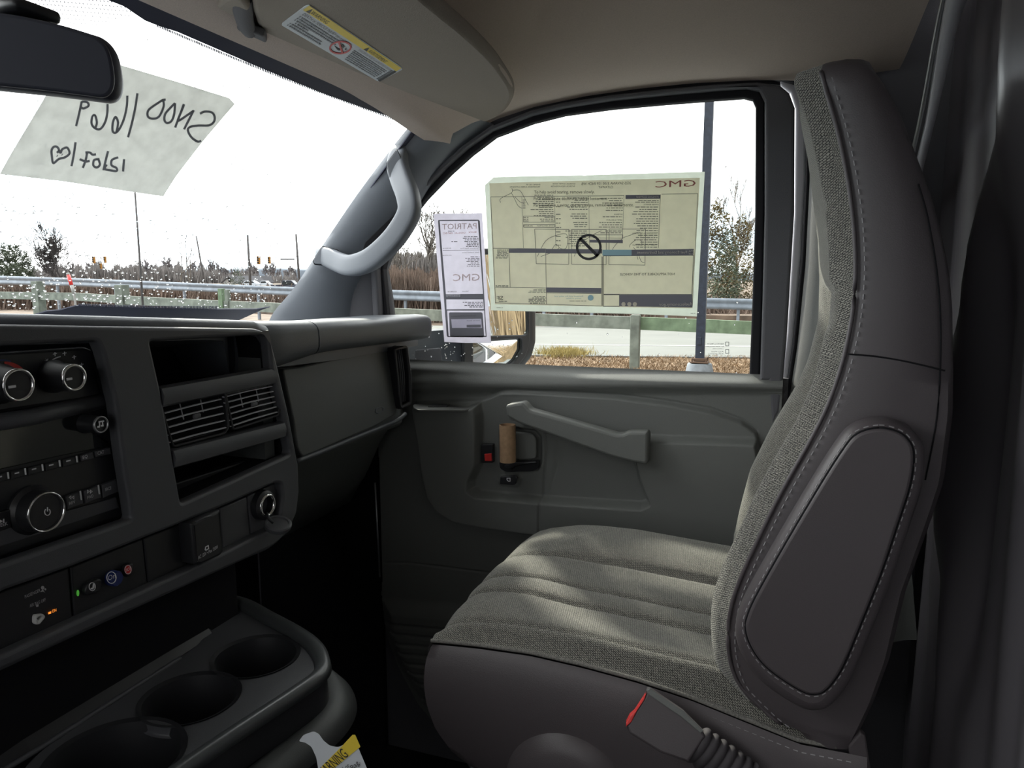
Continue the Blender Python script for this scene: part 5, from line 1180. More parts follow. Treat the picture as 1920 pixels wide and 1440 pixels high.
multi('total_box', [Q([(468, 863), (560, 863), (560, 881), (470, 881)], D2), Q([(500, 1024), (694, 1020), (700, 1080), (506, 1080)], D2)], M['paper_white'], ds)
obj('total_text', [TD('$61,740.00', 474, 879, 552, 878, 9, PL('y', 1.4430)), TD('Scan for details', 600, 1036, 684, 1034, 7, PL('y', 1.4430)), Q([(600, 1060), (690, 1058), (690, 1076), (600, 1076)], PL('y', 1.4430))], M['ink_band'], ds)
# glass maker's mark in the corner of the pane
gm = [textpx('SEKURIT', (1325, 646), (1357, 646), 2.6, W1, True, 0), textpx('E6 43R-001234', (1325, 650.5), (1357, 650.5), 2.2, W1, True, 0), textpx('LAMINATED', (1336, 655), (1357, 655), 2, W1, True, 0), textpx('AS2 M50', (1334, 660.5), (1357, 660.5), 2.6, W1, True, 0), textpx('43R-00052', (1328, 664.5), (1357, 664.5), 2.2, W1, True, 0)]
for cy_ in (645, 659):
    gm.append(platepx([(1360, cy_-4), (1367, cy_-4), (1367, cy_+4), (1360, cy_+4)], W1, .0002, 0, holes=[[(1361, cy_-3), (1366, cy_-3), (1366, cy_+3), (1361, cy_+3)]]))
gmo = obj('glass_mark', gm, M['label_grey'], w2)

# ---- water drops on the glass
dr = []
def drop(p, n, sx, sy, h):
    n = n/np.linalg.norm(n); u = np.cross(n, [0, 0, 1.0]); u /= np.linalg.norm(u); v = np.cross(n, u); a0 = rng.uniform(0, 6.28)
    V = [p+n*h]; Fc = []
    m = 8
    for r_, hh in ((.6, .8), (1.0, 0.0)):
        for k in range(m):
            t = 2*math.pi*k/m+a0; V.append(p+u*math.cos(t)*sx*r_*(1+.2*math.sin(3*t))+v*math.sin(t)*sy*r_+n*h*hh)
    for k in range(m): Fc.append((0, 1+k, 1+(k+1) % m)); Fc.append((1+k, 1+m+k, 1+m+(k+1) % m, 1+(k+1) % m))
    Fc.append(tuple(1+m+k for k in range(m))[::-1]); return (np.array(V), Fc)
GO = (GP[0]-gn*.0065, GP[1])
cnt = 0
while cnt < 950:
    x = rng.uniform(0, 740); y = rng.uniform(60, 578)
    w_ = np.exp(-((560-y)/130)) if y > 200 else .03
    if rng.random() > w_*(1.0 if x < 520 else .4): continue
    if x > 505+(585-y)*.78: continue
    s = rng.uniform(.0007, .0021)*(1.0 if y > 380 else .8); dr.append(drop(at(x, y, GO), -gn, s*1.3, s, s*.7)); cnt += 1
tag(obj('rain_drops', dr, M['water'], smooth=True), 'rain drops scattered over the outside of the windshield', 'rain drops', kind='stuff')
dr = []
DO = PL('y', 1.4525)
for k in range(150):
    if k < 70: x, y = rng.uniform(768, 985), rng.uniform(600, 706)
    elif k < 95: x, y = rng.uniform(830, 850)+rng.normal(0, 3), rng.uniform(635, 706)
    else: x, y = rng.uniform(990, 1400), rng.uniform(300, 706)
    s = rng.uniform(.0007, .0020); dr.append(drop(at(x, y, DO), np.array([0, 1.0, 0]), s, s*1.15, s*.6))
tag(obj('rain_drops', dr, M['water'], smooth=True), 'rain drops on the outside of the passenger door window', 'rain drops', kind='stuff')

# ================================================================== OUTSIDE
GR = PL('z', 0.0)
def gpt(px, py): return at(px, py, GR)
# far ground, verge, road
def slab(pts, z0, z1, nm, mat, kind='structure'):
    P = [np.array([p[0], p[1], z1]) for p in pts]; Q_ = [np.array([p[0], p[1], z0]) for p in pts]; n = len(P)
    return obj(nm, (np.array(P+Q_), [tuple(range(n)), tuple(range(2*n-1, n-1, -1))]+[(i, i+n, (i+1) % n+n, (i+1) % n) for i in range(n)]), mat)
structure(slab([(-900, -60), (400, -60), (400, 900), (-900, 900)], -.6, -.045, 'ground', M['brush']))
structure(slab([(-60, -30), (60, -30), (60, 15.2), (8, 15.0), (-1.2, 14.3), (-3.4, 14.5), (-6.5, 16.4), (-14, 17.5), (-60, 22)], -.30, -.03, 'parking_lot', M['asphalt']))
gA, gB = gpt(700, 664), gpt(1480, 672)
gd = (gB-gA)/np.linalg.norm(gB-gA)
nr = np.array([-gd[1], gd[0], 0])
if nr[1] < 0: nr = -nr
def rline(s, o): return tuple((gA+gd*s+nr*o)[:2])
# verge of dry grass between lot and road
structure(slab([(-60, 14), (60, 14), rline(60, -.05), rline(-90, -.05)], -.20, -.02, 'grass_verge', M['straw']))
structure(slab([rline(-160, 0), rline(90, 0), rline(90, 11.5), rline(-160, 11.5)], -.15, .0, 'road', M['road']))
structure(slab([rline(-160, .0), rline(90, .0), rline(90, .12), rline(-160, .12)], -.10, .02, 'road_kerb', M['asphalt']))
ln = slab([rline(-160, 3.05), rline(90, 3.05), rline(90, 3.2), rline(-160, 3.2)], -.1, .012, 'road_line', M['line'])
structure(ln)
# dry grass blades on the verge
bl = []
def blades(n, fx, hgt, wdt, lean=.5):
    V = []; Fc = []
    for i in range(n):
        x, y = fx(); h = hgt*(.5+rng.random()); a = rng.uniform(0, 6.28); w2_ = wdt*(.6+rng.random()*.8); dx, dy = rng.normal(0, lean*h, 2)
        b = len(V); V += [(x-w2_*math.cos(a), y-w2_*math.sin(a), -.02), (x+w2_*math.cos(a), y+w2_*math.sin(a), -.02), (x+dx, y+dy, -.02+h)]; Fc.append((b, b+1, b+2))
    return (np.array(V), Fc)
def fverge():
    px = rng.uniform(740, 1440); py = rng.uniform(668, 714); p = gpt(px, py); return p[0], p[1]
tag(obj('dry_grass', blades(16000, fverge, .07, .012, .9), M['straw']), 'short dry brown grass on the verge between parking lot and road', 'grass', kind='stuff')
for (cx_, cy_, rx, ry, lb) in ((1060, 664, 52, 7, 'yellow grass tuft on the verge left of the wooden post'),):
    def ft():
        t = rng.normal(0, .42, 2); p = gpt(cx_+t[0]*rx, cy_+t[1]*ry); return p[0], p[1]
    tag(obj('grass_tuft', blades(2200, ft, .16, .010, .5), M['straw_y']), lb, 'grass tuft')

# wooden guardrail beside the road
wr = thing('wooden_guardrail', 'grey green wooden rail on square posts beside the road', 'guardrail', gpt(1192, 692))
WTOP = [(-60, 546, 30), (140, 549, 27), (280, 557, 24.5), (426, 564, 22.3), (540, 569, 20.8), (720, 577, 19), (1000, 588, 17.2), (1190, 594, 16.2), (1350, 600, 15.6), (1500, 606, 15)]
tp_ = [atd(*q) for q in WTOP]
for i in range(len(tp_)): tp_[i][2] = np.interp(WTOP[i][2], [15, 17, 30], [1.10, 1.10, 1.05]) if False else tp_[i][2]
def dirxy(a, b): d = (b-a)*np.array([1, 1, 0]); return d/np.linalg.norm(d)
bounds = [0, 3, 5, 7, 9]
for k in range(len(tp_)-1):
    a, b = tp_[k], tp_[k+1]; d = dirxy(a, b); sd = np.array([d[1], -d[0], 0])*.05
    mat = M['wood_green'] if WTOP[k][0] >= 1190 else M['wood']
    P = [a-sd, a+sd, b+sd, b-sd]; hgt = np.array([0, 0, -.28])
    obj('rail', (np.array(P+[p+hgt for p in P]), [(0, 1, 2, 3), (7, 6, 5, 4), (0, 4, 5, 1), (1, 5, 6, 2), (2, 6, 7, 3), (3, 7, 4, 0)]), mat, wr)
for (px_, ptop, pbot, wpx) in ((70, 527, 582, 16), (228, 534, 566, 18), (415, 541, 575, 10), (426, 543, 575, 8), (1192, 590, 692, 17)):
    dd_ = np.interp(px_, [w_[0] for w_ in WTOP], [w_[2] for w_ in WTOP])-.12
    tpp = atd(px_, ptop, dd_); w_ = wpx/F*dd_; bt = min(0, tpp[2]-1.3) if px_ < 600 else -.05
    lean = 0
    obj('post', bbox_bev((tpp[0], tpp[1], (tpp[2]+bt)/2), (w_, w_, tpp[2]-bt), .01, seg=1), M['wood_green'] if px_ == 415 else M['wood'], wr)

# steel guardrail on the far side of the road
mr = thing('steel_guardrail', 'galvanised steel beam guardrail on the far side of the road', 'guardrail', atd(1100, 570, 30)*np.array([1, 1, 0]))
MT = [(-80, 515, 43, 16), (0, 517, 42, 16), (140, 521.5, 40, 15), (280, 527, 38, 15.5), (420, 533, 36, 15.5), (540, 538, 35, 16), (720, 543, 33, 19), (900, 549, 31.5, 19.5), (1100, 554, 30.5, 20), (1350, 559, 30, 20.5), (1500, 563, 29.5, 21)]
S = []
for (a, b, d_, th) in MT:
    p = atd(a, b, d_); h = th/F*d_; 
    S.append([p+np.array([0, o*h*.35, -z*h]) for z, o in ((0, 0), (.08, -.35), (.25, -.45), (.42, -.1), (.5, 0), (.58, -.1), (.75, -.45), (.92, -.35), (1, 0), (.92, .1), (.5, .2), (.08, .1))])
obj('beam', loft(S), M['galv'], mr, smooth=True, sharp=50)
for px_ in (107, 216, 345, 484, 640, 760, 885, 1020, 1110, 1250, 1385):
    d_ = np.interp(px_, [m[0] for m in MT], [m[2] for m in MT])+.15; p = atd(px_, np.interp(px_, [m[0] for m in MT], [m[1] for m in MT])+8, d_)
    obj('post', bbox_bev((p[0], p[1], (p[2]-.2)/2), (.12, .12, p[2]+.2), .01, seg=1), M['galv'], mr)

# steel lamp pole on its concrete base
p0 = gpt(1311, 706); pl_ = thing('light_pole', 'dark blue steel light pole on a concrete pedestal beside the road', 'light pole', p0)
hb = at(1311, 680, PL('y', p0[1]))[2]; w_ = 16/F*np.dot(p0-CP, _f)
obj('shaft', loft([[p0+np.array([sx*w_/2*k, sy_*w_/2*k, z]) for sx, sy_ in ((-1, -1), (1, -1), (1, 1), (-1, 1))] for z, k in ((hb, 1), (hb+4, .97), (hb+7, .9))]), M['steel'], pl_)
obj('concrete_base', lathe([(.30, -.3), (.30, 0), (.245, hb-.03), (.23, hb-.01)], p0, (0, 0, 1), 28), M['concrete'], pl_, smooth=True, sharp=40)
obj('base_plate', [bbox_bev(p0+np.array([0, 0, hb+.02]), (.36, .36, .03), .006), bbox_bev(p0+np.array([0, 0, hb+.07]), (.24, .24, .06), .01)]+[lathe([(.018, 0), (.018, .08)], p0+np.array([x, y, hb+.02]), (0, 0, 1), 8) for x in (-.14, .14) for y in (-.14, .14)], principled('rust', (.10, .06, .04), .9), pl_)
obj('access_cover', bbox_bev(p0+np.array([-.02, -w_/2-.005, hb+.45]), (.09, .02, .16), .006), M['steel'], pl_)

# -------- trees
def make_tree(h, seed, levels=5, spread=.55, trunk=.035, upb=.25, split=(2, 4), decay=.72, minr=.006, stem=.30):
    r_ = np.random.default_rng(seed); segs = []
    def grow(p, d, L, r, lv):
        n = 3 if lv < 3 else 2; pts = [p]; 
        for i in range(n):
            d = d+r_.normal(0, .10, 3); d[2] += upb*.18; d /= np.linalg.norm(d); p = p+d*L/n; pts.append(p)
        segs.append((pts, r, r*.62, lv))
        if lv >= levels: return
        for k in range(r_.integers(split[0], split[1]+1)):
            a = r_.normal(0, spread, 3); dd = d+a; dd[2] += upb*.4; dd /= np.linalg.norm(dd)
            q = pts[-1] if k == 0 else pts[-1-(r_.integers(0, n))]
            grow(q, dd, L*decay*r_.uniform(.75, 1.1), r*.60, lv+1)
    grow(np.zeros(3), np.array([0, 0, 1.0]), h*stem, h*trunk*.5, 0)
    V = []; Fc = []
    for pts, r0_, r1_, lv in segs:
        m = 5 if lv < 2 else 3; b = len(V); n = len(pts)
        for i, p in enumerate(pts):
            t = i/(n-1); r = max(r0_*(1-t)+r1_*t, minr)
            dv = pts[min(i+1, n-1)]-pts[max(i-1, 0)]; dv /= np.linalg.norm(dv); s_ = np.cross(dv, [.3, .9, .2]); s_ /= np.linalg.norm(s_); u_2 = np.cross(dv, s_)
            for k in range(m): V.append(p+r*(s_*math.cos(2*math.pi*k/m)+u_2*math.sin(2*math.pi*k/m)))
        for i in range(n-1):
            for k in range(m): Fc.append((b+i*m+k, b+i*m+(k+1) % m, b+(i+1)*m+(k+1) % m, b+(i+1)*m+k))
    V = np.array(V); V[:, 2] *= h/V[:, 2].max()
    return V, Fc
def place_tree(nm, px, py_top, d, lb, seed, mat='bark', group=None, zg=0.0, minr=None, xs=1.0, **kw):
    top = atd(px, py_top, d); h = top[2]-zg; V, Fc = make_tree(h, seed, minr=minr or .00032*d, **kw); V = V*np.array([xs, xs, 1])
    o = obj(nm, (V+np.array([top[0], top[1], zg]), Fc), M[mat]); tag(o, lb, 'tree', group); return o
def thicken(k): pass
place_tree('bare_tree', 113, 412, 60, 'large bare tree behind the guardrail, left part of the windshield', 3, levels=6, spread=.50, trunk=.02, upb=.55, stem=.22, decay=.8, split=(3, 4), xs=1.35, minr=.014)
place_tree('bare_tree', 358, 425, 62, 'bare broken tree with tall thin stem in the middle of the windshield', 8, 'bark_pale', levels=4, spread=.42, trunk=.03, upb=.9, split=(1, 3))
place_tree('bare_tree', 330, 455, 66, 'small leaning bare tree left of the broken one', 21, 'bark_pale', levels=3, spread=.6, trunk=.03, upb=.5, split=(1, 2))
place_tree('bare_tree', 1392, 333, 44, 'slim bare tree rising behind the cedar right of the light pole', 5, 'bark_pale', levels=6, spread=.38, trunk=.03, upb=.9)
place_tree('bare_tree', 790, 372, 45, 'bare tree seen between the pillar and the dealer sheet', 13, 'bark_pale', levels=6, spread=.55, trunk=.05, upb=.5)
place_tree('bare_tree', 745, 430, 40, 'low bare tree at the pillar edge of the door window', 14, 'bark_pale', levels=5, spread=.6, trunk=.04, upb=.4)
place_tree('bare_tree', 850, 380, 50, 'bare tree partly covered by the dealer sheet', 15, 'bark_pale', levels=5, spread=.55, trunk=.04, upb=.4)
# smaller bare trees of the far wood
base = None; r9 = np.random.default_rng(4)
far = []
for k in range(46):
    px_ = -20+k*12.6+r9.uniform(-5, 5); d_ = r9.uniform(230, 300); 
    topy = r9.uniform(482, 506) if px_ > 150 else r9.uniform(488, 508)
    top = atd(px_, topy, d_)
    if k < 5:
        V, Fc = make_tree(top[2], 40+k, levels=4, spread=.6, trunk=.03, upb=.5, split=(3, 4), minr=.08, stem=.15, decay=.85); o = obj('distant_tree', (V+np.array([top[0], top[1], 0]), Fc), M['wood_far']); far.append((o, top[2]))
    else:
        s, h0 = far[k % 5]; o = s.copy(); COL.objects.link(o); sc_ = top[2]/h0; o.scale = (sc_*1.2, sc_*1.2, sc_); o.location = (top[0], top[1], top[2]/2); o.rotation_euler = (0, 0, r9.uniform(0, 6.28))
    pl__ = 'left of the large bare tree' if px_ < 70 else 'behind the large bare tree' if px_ < 160 else 'below the left traffic signals' if px_ < 215 else 'between the tall thin pole and the broken tree' if px_ < 345 and px_ > 262 else 'just left of the tall thin pole' if px_ < 263 else 'between the broken tree and the white house' if px_ < 415 else 'behind the white house and pale car' if px_ < 500 else 'beside the windshield pillar'
    tag(o, 'small bare tree in the distant wood, '+pl__, 'tree', 'distant bare trees '+pl__)
for k in range(14):
    px_ = 725+k*13+r9.uniform(-5, 5); d_ = r9.uniform(45, 70); top = atd(px_, r9.uniform(470, 510), d_); s, h0 = far[k % 5]; o = s.copy(); COL.objects.link(o); sc_ = top[2]/h0
    o.scale = (sc_*1.3, sc_*1.3, sc_); o.location = (top[0], top[1], top[2]/2); o.rotation_euler = (0, 0, r9.uniform(0, 6.28)); o.data = s.data
    tag(o, 'small bare tree in the thicket beside the door window pillar', 'tree', 'bare thicket trees beyond the door window')
# brush (nobody could count it)
def brush(n, pxr, yf, dr_, mat, lb, hh=1.4, zb=-.1, thin=.03):
    V = []; Fc = []
    for i in range(n):
        px_ = rng.uniform(*pxr); d_ = rng.uniform(*dr_); top = atd(px_, yf(px_)+rng.normal(3, 6)+5*math.sin(px_*.21)*math.sin(px_*.053), d_); z1 = max(top[2], .3); lx, ly = rng.normal(0, .35, 2); b = len(V); a = rng.uniform(0, 3.14); w2_ = thin*(.5+rng.random())
        V += [(top[0]-w2_*math.cos(a)+lx, top[1]-w2_*math.sin(a)+ly, zb), (top[0]+w2_*math.cos(a)+lx, top[1]+w2_*math.sin(a)+ly, zb), (top[0]+w2_*.4, top[1], z1), (top[0]-w2_*.4, top[1], z1)]; Fc.append((b, b+1, b+2, b+3))
    o = obj('brush', (np.array(V), Fc), M[mat]); tag(o, lb, 'brush', kind='stuff'); return o
M['brush_red'] = principled('red_brown_brush', (0.135, 0.098, 0.078), 0.95, vary=(1.5, 0.5))
M['brush_grey'] = principled('grey_brush', (0.185, 0.172, 0.168), 0.95, vary=(.8, 0.35))  # base colour raised to paint in haze over the far thicket
brush(9000, (-60, 620), lambda x: np.interp(x, [-60, 200, 240, 500, 620], [530, 531, 535, 546, 550]), (46, 60), 'brush_red', 'red brown brush beyond the steel guardrail in the windshield', thin=.05)
brush(16000, (-60, 600), lambda x: np.interp(x, [-60, 60, 110, 180, 250, 330, 420, 500, 600], [518, 514, 508, 503, 506, 508, 516, 524, 526])+8*np.sin(x*.13)*np.sin(x*.041), (200, 225), 'brush_grey', 'grey brown thicket in front of the distant wood', thin=.16)
brush(14000, (690, 1460), lambda x: np.interp(x, [690, 900, 1100, 1460], [506, 520, 560, 572]), (33, 40), 'brush_red', 'red brown brush beyond the guardrail in the door window', thin=.03)
brush(9000, (690, 930), lambda x: np.interp(x, [690, 800, 930], [478, 484, 490]), (44, 56), 'brush_grey', 'grey thicket left of the dealer sheet', thin=.04)
# bank of brush bottoms
structure(slab([(-260, 60), (-60, 44), (-26, 34), (14, 33), (60, 33), (60, 90), (-260, 260)], -.2, .35, 'brush_bank', M['brush']))
# evergreens
def conifer(px, ytop, d, lb, mat, seed, wide=.34, n=5200, dens=.09, zg=0.0, xs=1.0):
    r_ = np.random.default_rng(seed); top = atd(px, ytop, d); h = top[2]; V = []; Fc = []
    t = thing('evergreen_tree', lb, 'tree', (top[0], top[1], 0))
    obj('trunk', tube([np.array([top[0], top[1], -.05]), np.array([top[0], top[1], h*.9])], [.14, .03], 6), M['bark'], t)
    for i in range(n):
        z = h*(1-(r_.random()**.62)); z = max(z, .25); rad = wide*h*((1-z/h)**.75+.06)*(.80+.25*math.sin(z*4.1+seed)+.15*r_.random()); a = r_.uniform(0, 6.28); rr_ = rad*math.sqrt(r_.uniform(.15, 1))
        c = np.array([top[0]+rr_*math.cos(a)*xs, top[1]+rr_*math.sin(a), z+.15*rr_*r_.normal()]); s_ = dens*(.6+.9*r_.random())*h/6
        d1 = r_.normal(0, 1, 3); d1 /= np.linalg.norm(d1); d1[2] = d1[2]*.4+.35; d2 = np.cross(d1, r_.normal(0, 1, 3)); d2 /= np.linalg.norm(d2); b = len(V)
        V += [c, c+d1*s_+d2*s_*.35, c+d1*s_*1.9, c+d1*s_-d2*s_*.35]; Fc.append((b, b+1, b+2, b+3))
    obj('foliage', (np.array(V), Fc), M[mat], t); return t
conifer(1345, 372, 37, 'rusty green cedar just right of the light pole', 'cedar', 1, .30)
conifer(1392, 402, 39, 'rusty green cedar at the rear edge of the door window', 'cedar', 2, .32)
conifer(1365, 430, 35, 'lower green cedar in front of the two taller ones', 'everg', 6, .34, n=3800)
for k, (px_, yt, lb) in enumerate(((4, 456, 'dark conifer at the left picture edge beyond the guardrail'), (17, 458, 'dark pointed conifer, second from the left edge'), (30, 457, 'dark pointed conifer, third from the left edge'), (48, 470, 'lower dark conifer at the right end of the conifer row'), (-14, 462, 'dark conifer cut by the left picture edge'))):
    conifer(px_, yt, (112, 104, 118, 108, 124)[k], lb, 'everg', 30+k, .26, n=2600, dens=.16)
conifer(443, 500, 120, 'small dark conifer behind the white gable', 'everg', 50, .5, n=900, dens=.2)
# hills
hp_ = [(-260, 505), (-60, 508), (100, 512), (230, 508), (330, 506), (430, 503), (520, 500), (640, 505), (800, 506), (1000, 510), (1300, 512), (1600, 512)]
S = []
for a, b in hp_:
    p = atd(a, b, 420); S.append([(p[0], p[1], -2), (p[0], p[1], p[2]*.7+.5), (p[0]*1.1, p[1]*1.1, max(p[2], 3)), (p[0]*1.3, p[1]*1.3, -2)])
structure(obj('hills', gridmesh(S), M['hill'], smooth=True))
# utility poles
def pole(px0, y0, px1, y1, d, r, lb, arm=None):
    a = atd(px1, y1, d); b = atd(px0, y0, d); k = (a[2]+.1)/(b[2]-a[2]+1e-6); a = a-(b-a)*k if a[2] > 0 else a
    t = thing('utility_pole', lb, 'utility pole', (a[0], a[1], 0)); obj('shaft', tube([a, b], [r*1.15, r*.8], 8), M['bark'], t, smooth=True)
    if arm: obj('crossarm', tube([atd(arm[0], arm[1], d), atd(arm[2], arm[3], d)], r*.6, 6), M['bark'], t)
    return t
pole(251, 330, 268, 575, 24, .034, 'tall thin dark pole standing just behind the handwritten sheet')
pole(464, 441, 469, 524, 70, .12, 'utility pole in the middle of the far houses')
pole(555, 439, 560, 512, 80, .13, 'utility pole next to the windshield pillar', (526, 486, 552, 486))
pole(38*1+330, 443, 378, 500, 75, .09, 'broken wooden pole beside the bare tree')
pole(1317, -60, 1317, -40, 15.0, .001, 'x') if False else None
# traffic signals
def signal(px, py, d, hpx, lb, grp):
    c = atd(px, py, d); s_ = hpx/F*d
    t = thing('traffic_signal', lb, 'traffic signal', c-np.array([0, 0, s_/2]), grp)
    obj('hanger', tube([c+np.array([0, 0, s_*.4]), atd(px, 481, d)], .035, 5), M['cavity'], t)
    obj('housing', bbox_bev(c, (s_*.34, s_*.3, s_), s_*.03), M['signal'], t)
    for k in (-1, 0, 1):
        obj('lens', lathe([(s_*.12, 0), (s_*.12, s_*.06)], c+np.array([.0, -s_*.15, k*s_*.3]), (.2, -1, 0), 12), M['cavity'], t)
signal(176, 487, 75, 13, 'yellow traffic signal, left one of the left group', None)
signal(197, 487, 75, 12, 'yellow traffic signal, right one of the left group', None)
signal(189, 499, 74, 10, 'orange traffic signal hanging lowest in the left group', None)
signal(485, 488, 70, 15, 'yellow traffic signal left of the pair by the utility pole', None)
signal(505, 488, 70, 13, 'yellow traffic signal right of the pair near the windshield pillar', None)
wv = obj('span_wire', [tube([atd(150, 482, 75), atd(200, 484, 75), atd(290, 478, 75)], .02, 4), tube([atd(470, 478, 70), atd(505, 484, 70), atd(560, 480, 70)], .02, 4)], M['cavity'])
tag(wv, 'thin span wires carrying the traffic signals', 'wire')
# delineator
a, b = atd(139, 551, 21), atd(127, 512, 21)
de = thing('delineator_post', 'leaning red and white marker stake by the guardrail', 'marker', (a[0], a[1], a[2]))
obj('stake', tube([np.array([a[0]+.1, a[1], -.05]), a], .03, 6), M['house'], de); obj('white_sleeve', tube([a, a+(b-a)*.42], .045, 8), M['house'], de, smooth=True); obj('red_sleeve', tube([a+(b-a)*.42, a+(b-a)*.9], .05, 8), M['red'], de, smooth=True); obj('cap', tube([a+(b-a)*.9, b], .042, 8), M['house'], de, smooth=True)
# houses
def house(px0, px1, yapex, yb, d, lb):
    L_, R_ = atd(px0, yb, d), atd(px1, yb, d); A_ = atd((px0+px1)/2, yapex, d); dep = np.array([0.2, .98, 0])*9; zb = -.05
    t = thing('house', lb, 'house', ((L_[0]+R_[0])/2, (L_[1]+R_[1])/2, 0))
    V = [(L_[0], L_[1], zb), (R_[0], R_[1], zb), tuple(R_), tuple(A_), tuple(L_)]; V2 = [tuple(np.array(v)+dep) for v in V]
    obj('wall', (np.array(V+V2), [(0, 1, 2, 3, 4), (9, 8, 7, 6, 5), (0, 4, 9, 5), (1, 6, 7, 2), (0, 5, 6, 1)]), M['house'], t)
    e = np.array([0, 0, .25]); o1 = (L_-A_)*.12; o2 = (R_-A_)*.12; f_ = np.array([0, -.4, 0])
    for q, o_2 in ((L_, o1), (R_, o2)):
        P = [A_+e+f_, q+o_2+e+f_, q+o_2+e+dep, A_+e+dep]; P2 = [p-e*.7 for p in P]
        obj('roof', (np.array(P+P2), [(0, 1, 2, 3), (7, 6, 5, 4), (0, 4, 5, 1), (1, 5, 6, 2), (2, 6, 7, 3), (3, 7, 4, 0)]), M['roof'], t)
    c = (L_+R_)/2*.5+A_*.5; obj('window', boxv(c+np.array([0, -.05, 0]), (.8, .1, .9)), M['cavity'], t)
house(416, 444, 519, 531, 180, 'white gabled house seen over the guardrail')
house(448, 462, 519, 530, 190, 'small pale gable behind the white house')
# cars
def car(px, py, d, L, lb, col, yaw=0.3, kind='car'):
    c = atd(px, py, d); z0 = -.04; t = thing('car', lb, 'car', (c[0], c[1], z0))
    pr_ = [(-.5, .12), (-.48, .42), (-.30, .50), (-.18, .86), (.18, .88), (.34, .55), (.49, .48), (.5, .12)] if kind == 'car' else [(-.5, .15), (-.5, .55), (-.15, .58), (-.12, 1.0), (.16, 1.0), (.28, .62), (.5, .58), (.5, .15)]
    ax = np.array([math.cos(yaw), math.sin(yaw), 0]); sd = np.array([-ax[1], ax[0], 0])
    S = [[np.array([c[0], c[1], z0])+ax*x*L+sd*s_*.88*(1 if z < .6 else .82)+np.array([0, 0, z*1.55]) for x, z in pr_] for s_ in (-1, 1)]
    obj('body', loft(S), col, t)
    gl_ = [(x*.93, z-.04) for x, z in pr_ if z > .49]
    S = [[np.array([c[0], c[1], z0])+ax*x*L*.98+sd*s_*.86+np.array([0, 0, z*1.5]) for x, z in gl_] for s_ in (-1, 1)]
    obj('side_windows', loft(S), M['gloss'], t)
    for wx in (-.32, .32):
        for s_ in (-1, 1): obj('wheel', lathe([(.33, -.1), (.33, .1)], np.array([c[0], c[1], z0+.2])+ax*wx*L+sd*s_*.78, sd, 16), M['cavity'], t)
M['carw'] = principled('silver_car_paint', (.55, .60, .66), .25); M['cark'] = principled('dark_car_paint', (.05, .055, .08), .25); M['carr'] = principled('red_car_paint', (.55, .05, .05), .3)
car(470, 531.5, 150, 4.6, 'pale silver car on the far road beside the white house', M['carw'], .25)
car(497, 534, 150, 2.6, 'white low car behind the silver car', M['carw'], .25)
car(540, 529, 120, 5.2, 'dark pickup truck next to the windshield pillar', M['cark'], .25, 'truck')
_c = atd(803, 495, 62); rs_ = thing('roadside_sign', 'red roadside sign board behind the bare trees left of the dealer sheet', 'sign', (_c[0], _c[1], 0))
obj('board', bbox_bev(_c, (1.5, .12, .55), .02), M['carr'], rs_)
for _s in (-.5, .5): obj('post', boxv((_c[0]+_s, _c[1]+.12, _c[2]/2), (.1, .1, _c[2])), M['galv'], rs_)
# reeds behind the van (seen in the door mirror)
def freed(): return rng.uniform(5.5, 9.5), rng.uniform(1.2, 9.5)
V = []; Fc = []
for i in range(14000):
    x, y = freed(); h = rng.uniform(2.2, 3.6); lx, ly = rng.normal(0, .35, 2); w_ = rng.uniform(.006, .014); b = len(V)
    V += [(x, y-w_, -.05), (x, y+w_, -.05), (x+lx, y+ly+w_*.4, h), (x+lx, y+ly-w_*.4, h)]; Fc.append((b, b+1, b+2, b+3))
tag(obj('dry_reeds', (np.array(V), Fc), M['reed']), 'tall dry reeds growing behind the van', 'reeds', kind='stuff')

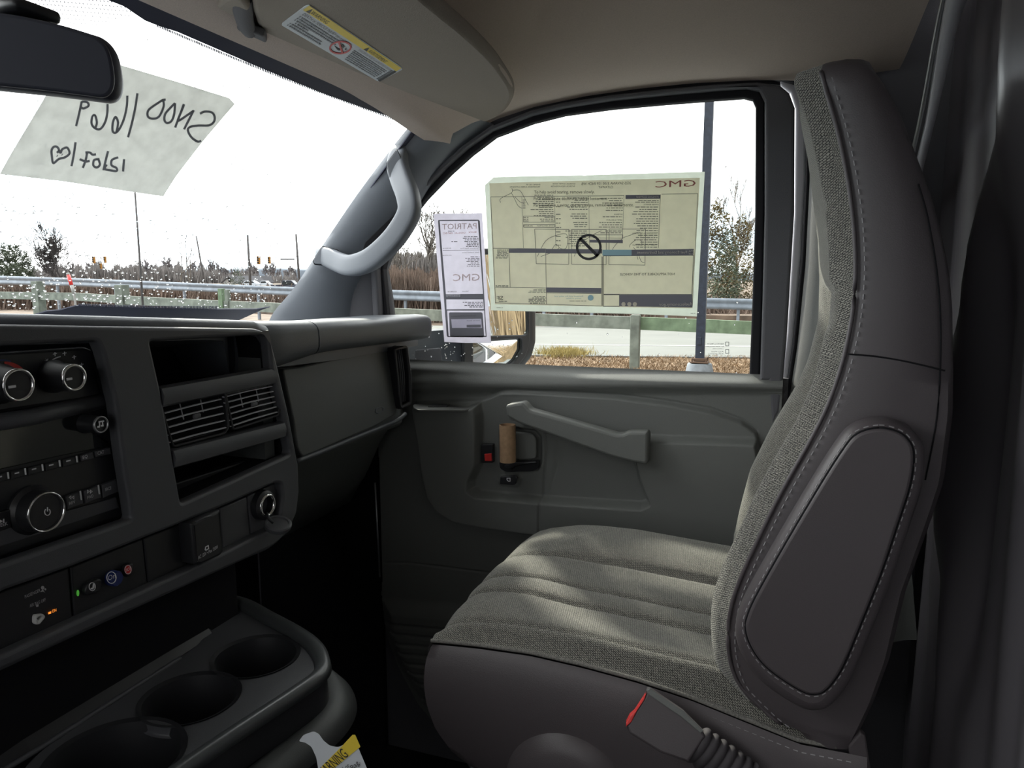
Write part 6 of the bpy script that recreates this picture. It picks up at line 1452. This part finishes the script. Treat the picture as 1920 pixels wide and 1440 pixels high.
# ================================================================== OUTSIDE DOOR MIRROR
dm = thing('side_mirror', 'black door mirror with flat upper glass and curved lower glass outside the door window', 'side mirror', at(930, 640, PL('y', 1.68)))
MC = at(935, 620, PL('y', 1.66)); MN = np.array([.80, -.60, 0.02]); MPl = (MC, MN)
hd_ = [(872, 474), (900, 466), (975, 466), (990, 474), (992, 560), (992, 640), (984, 668), (965, 692), (935, 708), (880, 716), (868, 700), (866, 560)]
obj('mirror_head', platepx(hd_, (MC-np.array([.045, -.035, 0]), MN), .085, .02, rnd=6), M['black'], dm, smooth=True, sharp=60)
fm = (MC-np.array([0, 0, 0]), MN)
obj('mirror_frame', platepx(hd_, fm, .010, .003, rnd=6, holes=[[(885, 478), (982, 476), (986, 500), (988, 622), (984, 628), (885, 630)], [(886, 640), (976, 634), (976, 655), (964, 676), (940, 694), (886, 704)]], hr=4), M['black'], dm, smooth=True, sharp=60)
def mirror_plate(q, nrm_, nm):
    return obj(nm, platepx(q, (MC-np.array([.003, -.002, 0]), MN), .004, 0, rnd=4), M['mirror'], dm)
mirror_plate([(883, 476), (985, 474), (989, 500), (990, 622), (985, 630), (883, 632)], MN, 'upper_glass')
# lower convex glass as a dome
fr3 = frame_of((MC-np.array([.005, -.004, 0]), MN)); q2 = to2([at(a, b, (fr3[0], MN)) for a, b in fillet([(884, 638), (978, 632), (978, 655), (966, 678), (942, 697), (884, 706)], 6)], fr3)
q2 = np.array(q2); cc_ = q2.mean(0); rows = []
for k in range(9):
    s_ = 1-k/8; rows.append([fr3[0]+fr3[1]*(cc_[0]+(q[0]-cc_[0])*s_)+fr3[2]*(cc_[1]+(q[1]-cc_[1])*s_)+fr3[3]*((.0065*(1-s_*s_))+.0) for q in q2])
obj('lower_glass', loft(rows, cap=False), M['mirror'], dm, smooth=True)
# arm
S = []
for (a, yt, yb, dep_) in ((740, 640, 702, 1.50), (775, 620, 694, 1.53), (800, 618, 691, 1.56), (850, 614, 687, 1.62), (885, 612, 686, 1.68)):
    A_, B_ = at(a, yt, PL('y', dep_)), at(a, yb, PL('y', dep_)); th = .03
    S.append([A_+np.array([0, -.004, -.004]), A_+np.array([0, .02, 0]), A_+np.array([.0, .05, -.01]), B_+np.array([0, .05, .01]), B_+np.array([0, .02, 0]), B_+np.array([0, -.004, .004])])
obj('mirror_arm', loft(S), M['dash_top'], dm, smooth=True, sharp=45)
obj('arm_inset', platepx([(777, 656), (826, 652), (830, 682), (766, 690), (768, 672)], (at(800, 670, PL('y', 1.548)), np.array([.5, -.85, 0])), .006, .002, rnd=4), M['door_dark'], dm)
# outside skin of the passenger door under the glass
structure(obj('wall_outside', [boxv((-.6, 1.56, 1.25), (2.0, .03, 1.05))], M['paint']))
